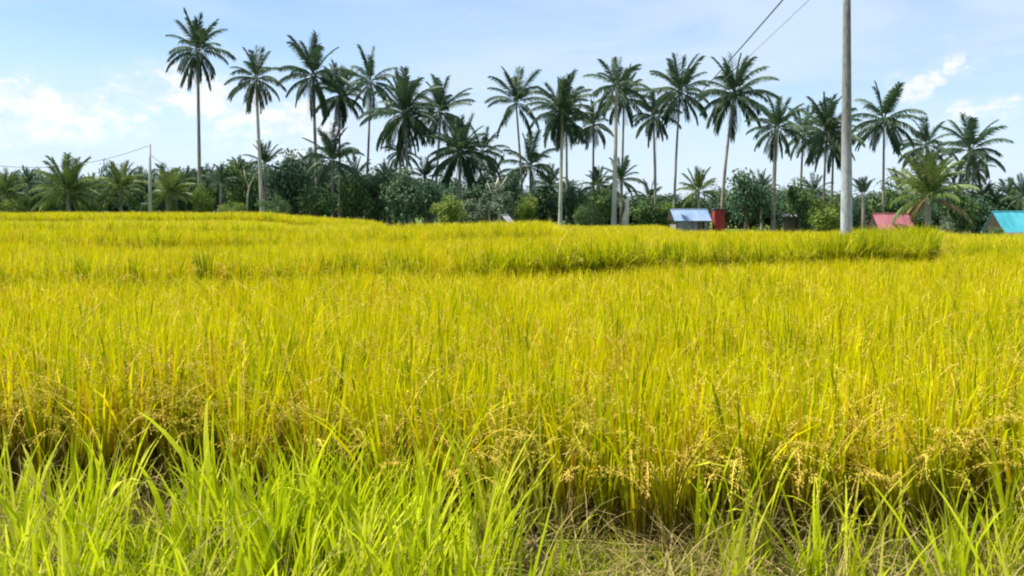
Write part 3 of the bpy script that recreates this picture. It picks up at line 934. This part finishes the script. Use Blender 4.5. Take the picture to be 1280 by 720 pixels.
palm('big low palm with brown drooping lower fronds beside the red roof', 1160, 246, 50, 1160, 292, 68, (7, 8, 7, 5, 4, 3, 0, 0), width=9, young=True, dry=(5,), group=YG)
palm('broad young palm, largest in the undergrowth near the small power pole', 85, 241, 42, 87, 268, 70, (5, 7, 8, 8, 7, 4, 2, 0), width=6, young=True, group=YG)
palm('young palm with arching fronds just left of the small power pole', 150, 236, 34, 152, 268, 72, (4, 6, 6, 6, 5, 4, 1, 0), width=5, young=True, group=YG)
palm('young palm at the outer end of the tree line, cut by the picture edge', 6, 244, 32, 8, 268, 74, (4, 5, 6, 6, 5, 3, 0, 0), width=5, young=True, group=YG)
palm('slim young palm between the outer one and the broad young palm', 34, 232, 24, 34, 268, 76, (4, 4, 3, 3, 3, 2, 0, 0), width=4, group=YG)
palm('young palm with pale leaning fronds just right of the small power pole', 210, 244, 36, 209, 268, 72, (4, 6, 6, 6, 5, 4, 1, 0), width=5, young=True, group=YG)
palm('low young palm at the foot of the tallest palm', 257, 228, 24, 256, 268, 84, (3, 4, 4, 4, 3, 2, 0, 0), width=4, group=YG)
palm('dark young palm between the trunks of the two leading palms', 276, 230, 24, 276, 268, 78, (4, 4, 4, 3, 3, 2, 0, 0), width=4, group=YG)
palm('half grown palm behind the pale trunk of the second palm', 331, 206, 30, 332, 268, 86, (4, 4, 4, 3, 3, 2, 1, 0), width=4, group=YG)
palm('young palm behind the pale thick trunk, fronds spreading to one side', 776, 225, 28, 778, 285, 80, (3, 4, 4, 4, 4, 3, 0, 0), width=4, group=YG)
palm('young palm standing over the ridge of the blue roofed hut', 873, 240, 30, 875, 288, 80, (4, 4, 5, 4, 4, 3, 1, 0), width=5, young=True, group=YG)
palm('narrow upright young palm just right of the concrete pole', 1079, 244, 22, 1079, 288, 76, (6, 5, 3, 2, 1, 0, 0, 0), width=5, group=YG)
palm('young palm whose fronds reach in over the turquoise roof', 1279, 246, 28, 1282, 288, 78, (3, 3, 3, 4, 4, 3, 0, 0), width=4, group=YG)
palm('young palm low behind the brown fronded palm', 1243, 258, 24, 1240, 288, 82, (3, 4, 3, 3, 3, 2, 0, 0), width=4, group=YG)

MG = 'half grown palms rising out of the bushes'
for a in (
    ('dark half grown palm between the outer young palm and the broad one', 58, 240, 24, 58, 268, 84),
    ('half grown palm just right of the broad young palm', 116, 238, 24, 116, 268, 84),
    ('half grown palm whose fronds brush the small power pole', 176, 234, 26, 177, 268, 84),
    ('half grown palm in the bushes left of the tallest trunk', 232, 232, 24, 232, 268, 86),
    ('dark half grown palm right between the first two bare trunks', 300, 222, 26, 300, 268, 88),
    ('half grown palm over the broad dark tree', 366, 224, 26, 366, 268, 90),
    ('half grown palm squeezed left of the short palm', 388, 214, 28, 389, 268, 90),
    ('half grown palm between the short palm and the slender fifth palm', 444, 222, 28, 444, 272, 88),
    ('half grown palm where the terrace steps down', 484, 226, 26, 484, 276, 88),
    ('half grown palm at the foot of the leaning palm', 531, 222, 28, 531, 276, 90),
    ('half grown palm over the pale barked tree', 618, 222, 26, 618, 280, 90),
    ('half grown palm left of the fullest palm trunk', 687, 232, 24, 687, 283, 90),
    ('half grown palm in the bushes left of the pale thick trunk', 748, 234, 24, 748, 285, 88),
    ('half grown palm at the foot of the drooping crowned palm', 812, 248, 24, 812, 286, 88),
    ('half grown palm left of the flared brown foot', 952, 236, 24, 952, 288, 90),
    ('half grown palm just left of the concrete pole', 1018, 240, 24, 1018, 288, 88),
    ('half grown palm behind the red roof', 1126, 238, 26, 1126, 288, 88),
    ('half grown palm right of the brown fronded palm', 1198, 242, 26, 1198, 288, 86),
    ('half grown palm left of the turquoise roof', 1228, 248, 24, 1228, 288, 86),
    ('half grown palm over the middle of the turquoise roof', 1262, 246, 24, 1262, 288, 88),
):
    palm(a[0], *a[1:], counts=(3, 4, 5, 5, 4, 3, 1, 0), width=4, group=MG)

# ---------------------------------------------------------------- bushes and small trees, each one a thing
BG = 'bushes under the palm row'
for args in (
    ('bush', 'light green bush at the foot of the outermost young palm', 14, 268, 246, 44, 73, 'low', 'leaf_light'),
    ('bush', 'mid green bush filling the gap before the broad young palm', 52, 268, 240, 46, 77, 'round', 'leaf_mid'),
    ('bush', 'pale bush low between the broad young palm and its neighbour', 118, 268, 240, 44, 76, 'low', 'leaf_mid'),
    ('bush', 'dark bush behind the small power pole', 182, 268, 224, 52, 84, 'round', 'leaf_dark'),
    ('bush', 'dark bush between the small power pole and the tallest palm', 226, 268, 220, 54, 86, 'round', 'leaf_dark'),
    ('bush', 'yellow green bush at the field edge below the tallest palm', 254, 268, 234, 40, 72, 'low', 'leaf_light'),
    ('bushy_tree', 'dense green tree between the first two palm trunks', 296, 268, 210, 50, 84, 'round', 'leaf_mid'),
    ('bush', 'low bright bush at the field edge between the first two palm trunks', 292, 268, 250, 44, 71, 'low', 'leaf_light'),
    ('bushy_tree', 'broad dark tree right of the second palm trunk', 362, 268, 204, 62, 82, 'round', 'leaf_dark'),
    ('bush', 'low green bush at the foot of the broad dark tree', 345, 268, 246, 46, 72, 'low', 'leaf_mid'),
    ('bush', 'green bush at the foot of the third palm', 398, 268, 236, 46, 75, 'round', 'leaf_mid'),
    ('bush', 'leafy bush below the short palm', 440, 268, 226, 54, 78, 'round', 'leaf_mid'),
    ('bushy_tree', 'dark leafy tree below the slender fifth palm', 472, 272, 220, 50, 80, 'round', 'leaf_dark'),
    ('bushy_tree', 'near black leafy tree where the terrace steps down', 505, 276, 224, 54, 74, 'round', 'leaf_dark'),
    ('bush', 'dark bush left of the yellow green bush', 535, 276, 232, 44, 76, 'round', 'leaf_dark'),
    ('bush', 'yellow green bush in front of the low dark palm pair', 560, 278, 246, 46, 64, 'round', 'leaf_light'),
    ('bush', 'greyish bush right of the yellow green bush', 592, 279, 250, 42, 66, 'round', 'leaf_grey'),
    ('bush', 'bush behind the pale barked tree', 608, 278, 224, 40, 80, 'round', 'leaf_dark'),
    ('bushy_tree', 'narrow dark tree standing over the small grey tin roof', 638, 280, 224, 28, 72, 'tall', 'leaf_dark'),
    ('bush', 'light bush below the half grown flat crowned palm', 655, 281, 244, 40, 78, 'round', 'leaf_light'),
    ('bushy_tree', 'dark rounded tree left of the fullest palm trunk', 682, 282, 230, 36, 80, 'tall', 'leaf_dark'),
    ('bush', 'dark bush around the foot of the fullest palm', 718, 284, 232, 40, 82, 'round', 'leaf_dark'),
    ('bush', 'bright low bush between the two pale palm trunks', 735, 283, 256, 48, 74, 'low', 'leaf_mid'),
    ('bush', 'green bush left of the pale thick palm trunk', 752, 284, 232, 38, 80, 'round', 'leaf_mid'),
    ('bush', 'olive bush right of the pale dead stump', 808, 285, 248, 46, 78, 'round', 'leaf_mid'),
    ('bush', 'low olive bush at the near corner of the blue roofed hut', 830, 287, 254, 34, 79, 'round', 'leaf_light'),
    ('bush', 'bush behind the blue roofed hut', 858, 287, 248, 50, 86, 'round', 'leaf_mid'),
    ('bushy_tree', 'round dark tree right beside the red shed', 934, 290, 214, 58, 74, 'round', 'leaf_dark'),
    ('bush', 'green bush between the flared foot palm and the concrete pole', 1000, 290, 226, 48, 80, 'round', 'leaf_mid'),
    ('bush', 'dark bush left of the flared foot palm', 985, 290, 240, 36, 84, 'round', 'leaf_dark'),
    ('bush', 'yellow green bush just left of the concrete pole', 1032, 290, 248, 46, 72, 'round', 'leaf_light'),
    ('bush', 'bush in the gap behind the concrete pole', 1062, 290, 240, 38, 84, 'round', 'leaf_dark'),
    ('bush', 'green bush behind the red roof', 1110, 290, 232, 50, 84, 'round', 'leaf_mid'),
    ('bushy_tree', 'brownish bush beyond the brown fronded palm', 1200, 290, 240, 52, 78, 'round', 'leaf_mid'),
    ('bush', 'dark bush between the brown fronded palm and the turquoise roof', 1228, 290, 246, 46, 80, 'round', 'leaf_dark'),
    ('bush', 'bush behind the turquoise roof', 1268, 290, 240, 50, 82, 'round', 'leaf_mid'),
    ('bush', 'small round dark bush in front of the brown fronded palm', 1183, 296, 272, 24, 62, 'round', 'leaf_grey'),
    ('bush', 'low bush at the left foot of the turquoise hut', 1244, 300, 284, 22, 57, 'round', 'leaf_mid'),
):
    bush(args[0], args[1], 'bush' if args[0] == 'bush' else 'tree', *args[2:], group=BG)


# pale barked tree and the dead stump
def branching(name, label, px, base_y, Y, limbs, mat, leaves=None):
    b = at(px, base_y, Y)
    g = float(height(b[0], Y))
    root = empty(name, (b[0], Y, g))
    mb = MB(); mb.smooth = True
    for pts, r0, r1 in limbs:
        P3 = [at(x, y, Y) + np.array([0, dy, 0]) - np.array([b[0], Y, g]) for x, y, dy in pts]
        if pts[0][1] >= base_y - 1: P3[0][2] = -0.1
        mb.tube(P3, list(np.linspace(r0, r1, len(P3))), 8)
    mb.build('trunk', mat, root)
    if leaves:
        cm = BUSH['open'][1][1]
        o = link('crown', cm, root)
        o.scale = leaves
        o.material_slots[0].link = 'OBJECT'; o.material_slots[0].material = MAT['leaf_grey']
    tag(root, label, 'tree')
    return root


branching('pale_barked_tree', 'twisted tree with pale forked bark left of the small grey tin roof', 622, 281, 66,
          [([(623, 281, 0), (624, 262, 0), (621, 246, .2), (619, 234, .3), (623, 222, .5)], 0.17, 0.05), ([(621, 250, 0), (613, 240, .3), (609, 228, .4)], 0.10, 0.03),
           ([(612, 281, .2), (611, 266, .1), (615, 252, 0), (621, 246, .2)], 0.10, 0.07), ([(619, 240, .2), (628, 230, 0), (634, 220, 0)], 0.08, 0.03)], MAT['bark_pale'], (3.4, 3.4, 3.9))
branching('dead_stump', 'whitish dead tree stump with broken stubs right of the pale thick trunk', 782, 284, 72,
          [([(780, 284, 0), (782, 274, 0), (784, 262, 0), (784, 249, .1)], 0.36, 0.16), ([(784, 256, 0), (780, 250, 0), (778, 247, 0)], 0.10, 0.04),
           ([(784, 254, 0), (787, 249, .1), (789, 246, .1)], 0.10, 0.04)], MAT['bark_pale'])
branching('leaning_tree', 'thin pale stemmed tree bending behind the second palm trunk', 309, 268, 79,
          [([(309, 268, 0), (309, 248, 0), (312, 232, 0), (318, 218, .2), (326, 212, .3)], 0.11, 0.04), ([(311, 236, 0), (306, 222, .2), (304, 212, .2)], 0.06, 0.03)], MAT['bark_pale'], None)


# ---------------------------------------------------------------- huts
def corrugated(mb, p0, along, down, nrm, ncorr, amp, thick=0.03):
    """a sheet of roofing with real ridges: p0 corner, along the ridge, down the slope"""
    n = ncorr * 2
    pts, faces = [], []
    for j, off in enumerate((0.0, -thick)):
        for t in (0, 1):
            for i in range(n + 1):
                pts.append(p0 + along * (i / n) + down * t + nrm * ((amp if i % 2 else -amp) + off))
    W = n + 1
    for i in range(n):
        faces += [(i, i + 1, W + i + 1, W + i), (2 * W + i + 1, 2 * W + i, 3 * W + i, 3 * W + i + 1)]
        faces += [(i + 1, i, 2 * W + i, 2 * W + i + 1), (W + i, W + i + 1, 3 * W + i + 1, 3 * W + i)]
    faces += [(0, W, 3 * W, 2 * W), (W - 1, 3 * W - 1, 4 * W - 1, 2 * W - 1)]
    mb.add(pts, faces)


def hut(name, label, loc, rz, length, run, ridge, eave, roofmat, wallmat, sheets=5, eave_board=None, wall_from=0.0, door=True, open_sides=False):
    root = empty(name, loc, rz)
    drop = ridge - eave
    for sd in (-1, 1):
        rf = empty('roof', (0, 0, 0)); rf.parent = root
        nrm = unit((0, sd * drop, run))
        for k in range(sheets):
            sh = MB()
            x0 = -length / 2 + length * k / sheets
            corrugated(sh, np.array([x0 + 0.004, sd * 0.02, ridge]) + nrm * (0.006 * (k % 2)), np.array([length / sheets + 0.03, 0, 0]), np.array([0, sd * run, -drop]), nrm, 5, 0.014)
            sh.build('roof_sheet', roofmat, rf)
    cap = MB(); cap.tube([(-length / 2 - 0.03, 0, ridge + 0.02), (length / 2 + 0.05, 0, ridge + 0.02)], [0.06, 0.06], 8); cap.build('ridge_cap', roofmat, root)
    if eave_board:
        for sd in (-1, 1):
            e = MB(); y_ = sd * (run + 0.03)
            e.box((-length / 2, min(y_, y_ - sd * 0.03), eave - 0.16), (length / 2, max(y_, y_ - sd * 0.03), eave - 0.0)); e.build('eave_board', eave_board, root)
    xw, yw = length / 2 - 0.25, run - 0.25
    hw = eave + drop * 0.25 / run - 0.05
    for sx in (-1, 0, 1):
        for sy in (-1, 1):
            p = MB(); p.box((sx * xw - 0.05, sy * yw - 0.05, -0.2), (sx * xw + 0.05, sy * yw + 0.05, hw)); p.build('post', MAT['wood'], root)
    for sx in (-1, 1):
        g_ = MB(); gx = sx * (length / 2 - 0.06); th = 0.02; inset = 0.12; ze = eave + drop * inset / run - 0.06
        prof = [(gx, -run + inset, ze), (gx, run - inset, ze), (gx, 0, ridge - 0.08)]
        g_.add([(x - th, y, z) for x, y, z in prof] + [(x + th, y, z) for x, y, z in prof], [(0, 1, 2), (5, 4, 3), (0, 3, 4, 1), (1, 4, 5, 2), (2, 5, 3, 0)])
        g_.build('gable', MAT['gable_shade'], root)  # added sheet, its dark colour stands for the shade below the roof
    if not open_sides:
        nb = 9
        for k in range(nb):                                             # wall boards between the posts, a door gap at one end
            if door and k in (nb - 3, nb - 2): continue
            b = MB(); xa = -xw + 0.06 + (2 * xw - 0.12) * k / nb
            b.box((xa + 0.006, -yw - 0.02 - 0.006 * (k % 2), wall_from), (xa + (2 * xw - 0.12) / nb - 0.006, -yw + 0.02, hw - 0.02)); b.build('wall_board', wallmat, root)
        for nm, lo, hi in (('back_wall', (-xw + 0.06, yw - 0.02, 0), (xw - 0.06, yw + 0.02, hw - 0.02)), ('end_wall', (-xw - 0.02, -yw + 0.06, 0), (-xw + 0.02, yw - 0.06, hw - 0.02)), ('end_wall', (xw - 0.02, -yw + 0.06, 0), (xw + 0.02, yw - 0.06, hw - 0.02))):
            w = MB(); w.box(lo, hi); w.build(nm, wallmat, root)
        if door:
            d = MB(); xa = -xw + 0.06 + (2 * xw - 0.12) * (nb - 3) / nb
            d.box((xa + 0.03, -yw + 0.25, 0), (xa + 2 * (2 * xw - 0.12) / nb - 0.03, -yw + 0.29, hw - 0.1)); d.build('door', MAT['wall_brown'], root)
    tag(root, label, 'hut')
    return root


def hut_at(name, label, px, Y, rz, length, run, ridge_y, eave_y, *a, **k):
    X = (px - CX) / F * Y
    g = float(height(X, Y))
    return hut(name, label, (X, Y, g), rz, length, run, EYE - (ridge_y - HY) / F * Y - g, EYE - (eave_y - HY) / F * (Y - run) - g, *a, **k)


hut_at('field_hut', 'small hut with a pale blue corrugated roof beside the red shed', 861, 76, R(3), 3.5, 1.5, 262, 276, MAT['roof_blue'], MAT['wall_grey'])
hut_at('field_hut', 'low hut of which only the faded red roof shows above the rice', 1113, 70, R(0), 3.1, 1.35, 267.5, 288.5, MAT['roof_red'], MAT['wall_brown'])
hut_at('field_hut', 'hut with a bright turquoise roof and white eave at the field edge', 1294, 60, R(-1), 6.3, 1.5, 265, 290, MAT['roof_teal'], MAT['wall_brown'], sheets=8, eave_board=MAT['white_paint'], open_sides=True)
hut_at('field_hut', 'tiny grey tin roof slanting under the narrow dark tree', 631, 70, R(58), 1.1, 0.7, 269, 279, MAT['roof_tin'], MAT['wall_brown'], sheets=3, door=False)
hut_at('field_hut', 'weathered grey tin lean-to half hidden right of the flared palm foot', 986, 80, R(-4), 1.5, 0.6, 267, 271, MAT['roof_tin'], MAT['wall_brown'], sheets=3, door=False)

# red shed: upright boards with a flat tin top
sx = (898 - CX) / F * 75
root = empty('red_shed', (sx, 75, float(height(sx, 75))))
ht = float(at(898, 262, 75)[2]) - float(height(sx, 75))
for k in range(5):
    b = MB(); b.box((-0.47 + 0.19 * k, -0.44 - 0.012 * (k % 2), 0), (-0.47 + 0.19 * k + 0.178, -0.40, ht - 0.03 * (k % 3))); b.build('board', MAT['red_board'], root)
for nm, lo, hi in (('side_wall', (-0.47, -0.395, 0), (-0.43, 0.42, ht)), ('side_wall', (0.43, -0.395, 0), (0.47, 0.42, ht)), ('back_wall', (-0.42, 0.38, 0), (0.42, 0.42, ht))):
    b = MB(); b.box(lo, hi); b.build(nm, MAT['red_board'], root)
b = MB(); corrugated(b, np.array([-0.55, -0.55, ht + 0.10]), np.array([1.1, 0, 0]), np.array([0, 1.1, -0.06]), np.array([0, 0, 1.0]), 6, 0.012); b.build('roof', MAT['roof_tin'], root)
tag(root, 'narrow upright red board shed between the blue roofed hut and the dark tree', 'shed')

# ---------------------------------------------------------------- power poles and wires
BX = (1058 - CX) / F * 25.0
big_g = float(height(BX, 25.0))
big = empty('utility_pole', (BX, 25.0, big_g))
mb = MB(); mb.smooth = True
mb.tube([(0, 0, -0.3), (0.0, 0, 0.0), (0.005, 0, 3.5), (0.015, 0, 7.5), (0.02, 0, 10.6)], [0.188, 0.186, 0.152, 0.116, 0.095], 20)
mb.build('pole_shaft', MAT['pole'], big)
for z in (10.35, 9.15):
    c = MB(); c.tube([(0.02, 0, z - 0.05), (0.02, 0, z + 0.05)], [0.125, 0.125], 14); c.build('clamp_band', MAT['concrete_small'], big)
tag(big, 'tall tapering concrete power pole, pale at the bottom, rising out of the rice', 'power pole')


def small_pole(label, px, top_y, Y, r0, r1):
    X = (px - CX) / F * Y
    g = float(height(X, Y))
    root = empty('utility_pole', (X, Y, g))
    hgt = float(at(px, top_y, Y)[2]) - g
    m = MB(); m.smooth = True
    m.tube([(0, 0, -0.3), (0, 0, hgt * 0.5), (-0.03, 0, hgt)], [r0, (r0 + r1) / 2, r1], 10); m.build('pole_shaft', MAT['concrete_small'], root)
    tag(root, label, 'power pole')
    return root, np.array([X - 0.03, Y, g + hgt])


far_pole, far_top = small_pole('far power pole hidden behind a palm trunk where the wires lead', 819.5, 172, 104, 0.15, 0.10)
left_pole, left_top = small_pole('small grey power pole standing in front of the young palms', 187.5, 180, 68, 0.16, 0.10)
b = MB(); b.box((-0.75, -0.04, 1.55), (-0.1, 0.04, 1.67)); b.build('bracket', MAT['concrete_small'], left_pole)
side_pole, side_top = small_pole('power pole outside the frame that carries the wire on', -190, 150, 58, 0.16, 0.10)


def wire(name, label, p, q, sag, r, mat, n=36):
    m = MB()
    pts = []
    p, q = np.asarray(p, float), np.asarray(q, float)
    for i in range(n + 1):
        t = i / n
        pts.append(p * (1 - t) + q * t - np.array([0, 0, sag * 4 * t * (1 - t)]))
    o0 = np.array(pts[0])
    m.tube([x - o0 for x in pts], [r] * (n + 1), 6)
    o = m.build(name, mat)
    o.location = o0
    return tag(o, label, 'wire', 'power wires')


wire('power_wire', 'thick dark power wire slanting from the concrete pole to the far pole', (BX + 0.02, 25.0, big_g + 10.35), far_top + np.array([0, 0, -0.1]), 0.35, 0.03, MAT['wire'])
wire('power_wire', 'thin pale power wire running below the thick dark one', (BX + 0.02, 25.0, big_g + 9.15), far_top + np.array([0, 0, -0.5]), 0.15, 0.012, MAT['wire_grey'])
wire('power_wire', 'slack wire sagging from the small pole out past the young palms', left_top + np.array([0, 0, -0.1]), side_top, 2.6, 0.018, MAT['wire'])
m = MB(); e = at(262, 252, 82) - np.array(left_pole.location)
m.tube([np.array([0, 0, float(left_top[2] - left_pole.location.z) - 0.9]), e], [0.02, 0.02], 5); m.build('stay_wire', MAT['wire'], left_pole)

# ---------------------------------------------------------------- single grass clumps and bent dry stalks on the verge
BLADES = []
rs = np.random.default_rng(91)
for k in range(8):
    mb = MB()
    az_ = 0.0
    path = blade_path((0, 0, 0), az_, rs.uniform(0.0, 0.12), 1.0, rs.uniform(0.1, 0.75) if k < 6 else rs.uniform(1.4, 2.1), 8)
    prof = np.interp(np.linspace(0, 1, 9), [0, .3, .6, .85, 1], [.55, .9, 1, .6, .1])
    tw = [0.5 * math.sin(i * 0.35) for i in range(9)]
    side = np.array([[math.sin(t), math.cos(t), 0] for t in tw])
    mb.strip(path, side, 0.025 * prof, 0.72 + 0.05 * (k % 4))
    BLADES.append(mb.mesh('blade', MAT['grass']))


def clump(label, px, base_y, top_y, n, lean=0.0, spread=0.35, width=1.0):
    Y = EYE * F / (base_y - HY)
    X = (px - CX) / F * Y
    hgt = (base_y - top_y) / F * Y * 1.16
    n += 2
    root = empty('grass_clump', (X, Y, 0.0))
    for i in range(n):
        o = link('blade', BLADES[rs.integers(0, 6) if rs.uniform() < 0.8 else rs.integers(6, 8)], root)
        s = hgt * (1.0 if i == 0 else rs.uniform(0.55, 0.98)) * 1.03
        a = rs.uniform(0, 6.283)
        o.location = (rs.normal(0, 0.018), rs.normal(0, 0.018), -0.004)
        o.rotation_mode = 'XYZ'
        face = rs.uniform(-0.6, 0.6) + (0 if rs.uniform() < 0.5 else math.pi)     # mostly broadside to the road
        o.rotation_euler = (0, (lean if math.cos(face) > 0 else -lean) + rs.uniform(-0.05, spread * 0.5), face)
        o.scale = (s, max(0.72, min(1.25, s * 1.8)) * width, s)
    tag(root, label, 'grass clump', 'tall grass clumps on the verge')


for a in (
    ('upright grass clump with one broad blade at the outer edge of the verge', 30, 690, 565, 4, -0.12),
    ('grass clump with a short kinked blade beside the outer broad blade', 58, 700, 570, 5, 0.0),
    ('light green grass clump in front of the dark gap in the rice', 118, 705, 560, 6, 0.03),
    ('clump whose single wide blade leans toward the viewer in the short turf', 222, 705, 585, 3, -0.22, 0.15, 1.3),
    ('long grass blade pair leaning across the rice toward the tall stems', 285, 690, 500, 3, -0.30, 0.10, 1.3),
    ('thick bright grass clump where the verge grass is densest', 318, 715, 580, 8, 0.0),
    ('tall lime grass clump reaching up into the rice stems', 372, 712, 540, 8, 0.04),
    ('broad grass clump of many blades beside the tall lime clump', 425, 716, 570, 8, 0.08),
    ('thin upright grass clump in the middle of the lush verge', 492, 712, 575, 6, -0.05),
    ('lime grass clump with crossed blades before the golden rice leaf', 545, 714, 560, 7, 0.05),
    ('tallest lime grass clump where the lush grass stops', 606, 712, 525, 9, 0.06),
    ('last clump of the lush grass beside the bare straw', 640, 716, 575, 6, 0.10),
    ('two slim green stems alone in the dry straw', 705, 714, 640, 2, 0.02, 0.1, 0.7),
    ('green grass clump springing from the middle of the straw', 905, 716, 615, 5, 0.0),
    ('tall yellow green clump with one very broad upright blade', 955, 714, 515, 5, 0.0, 0.2, 1.3),
    ('short grass clump between the tall broad blade and the leaning pair', 1050, 716, 600, 4, -0.1),
    ('upright clump of two yellowish blades right of the straw', 1092, 712, 565, 4, 0.06),
    ('clump with a wide curved blade bending toward the straw', 1200, 712, 605, 4, -0.18, 0.15, 1.4),
    ('tall single bladed clump at the last stretch of the verge', 1262, 706, 548, 4, -0.02, 0.15, 1.2),
    ('low green tuft filling the corner of the verge', 1232, 717, 650, 6, 0.05),
):
    clump(*a)


def stalk(label, pts, Y, w, name='dry_stalk', mat='straw', tint=0.85):
    P3 = np.array([at(x, y, Y) + np.array([0, dy, 0]) for x, y, dy in pts])
    t = np.linspace(0, len(P3) - 1, 14)
    out_ = np.zeros((14, 3))
    for i, v in enumerate(t):                                           # smooth through the points
        k = min(int(v), len(P3) - 2); f = v - k
        p0, p1, p2, p3 = P3[max(k - 1, 0)], P3[k], P3[k + 1], P3[min(k + 2, len(P3) - 1)]
        out_[i] = 0.5 * (2 * p1 + (p2 - p0) * f + (2 * p0 - 5 * p1 + 4 * p2 - p3) * f ** 2 + (3 * p1 - p0 - 3 * p2 + p3) * f ** 3)
    o0 = out_[0].copy()
    m = MB()
    m.tube(out_ - o0, list(np.linspace(w, w * 0.35, 14)), 5, tint=tint)
    o = m.build(name, MAT[mat])
    o.location = o0
    tag(o, label, 'dry stalk', 'bent dry stalks')


stalk('long pale dry stalk arching over the dark gap in front of the rice', [(664, 650, 0), (672, 590, 0), (690, 572, 0), (725, 565, 0), (770, 569, .05), (808, 575, .05)], 4.3, 0.007)
stalk('brown dry stalk standing and bent like a hook left of the dark gap', [(700, 700, 0), (706, 640, 0), (714, 600, 0), (716, 570, 0), (708, 560, .05)], 4.25, 0.006)
stalk('pale stalk folded over in the short turf before the dark gap', [(222, 690, 0), (195, 650, 0), (165, 618, 0), (145, 602, 0), (132, 601, 0), (120, 640, 0)], 4.35, 0.006)
stalk('thin pale stalk lying across the turf under the folded one', [(0, 646, 0), (60, 648, 0), (120, 660, .03), (170, 690, 0), (190, 716, -.1)], 4.1, 0.004)
stalk('straw coloured stalk bent in a wide arc low over the straw', [(648, 676, 0), (700, 676, 0), (760, 678, 0), (810, 700, 0), (830, 716, -.05)], 4.05, 0.005)
stalk('dry stalk kinked to a sharp peak in the middle of the straw', [(800, 715, 0), (818, 670, 0), (832, 602, 0), (850, 618, .03), (885, 640, .05), (900, 690, .05)], 4.2, 0.0045)
stalk('long dry blade slanting down out of the rice toward the broad upright blade', [(846, 540, .2), (870, 590, .1), (905, 640, 0), (925, 700, 0)], 4.3, 0.0045)
stalk('dry stalk arching beside the clump with the curved blade', [(1100, 700, 0), (1110, 640, 0), (1140, 612, 0), (1180, 612, 0), (1225, 622, .05), (1262, 690, 0)], 4.3, 0.0045)
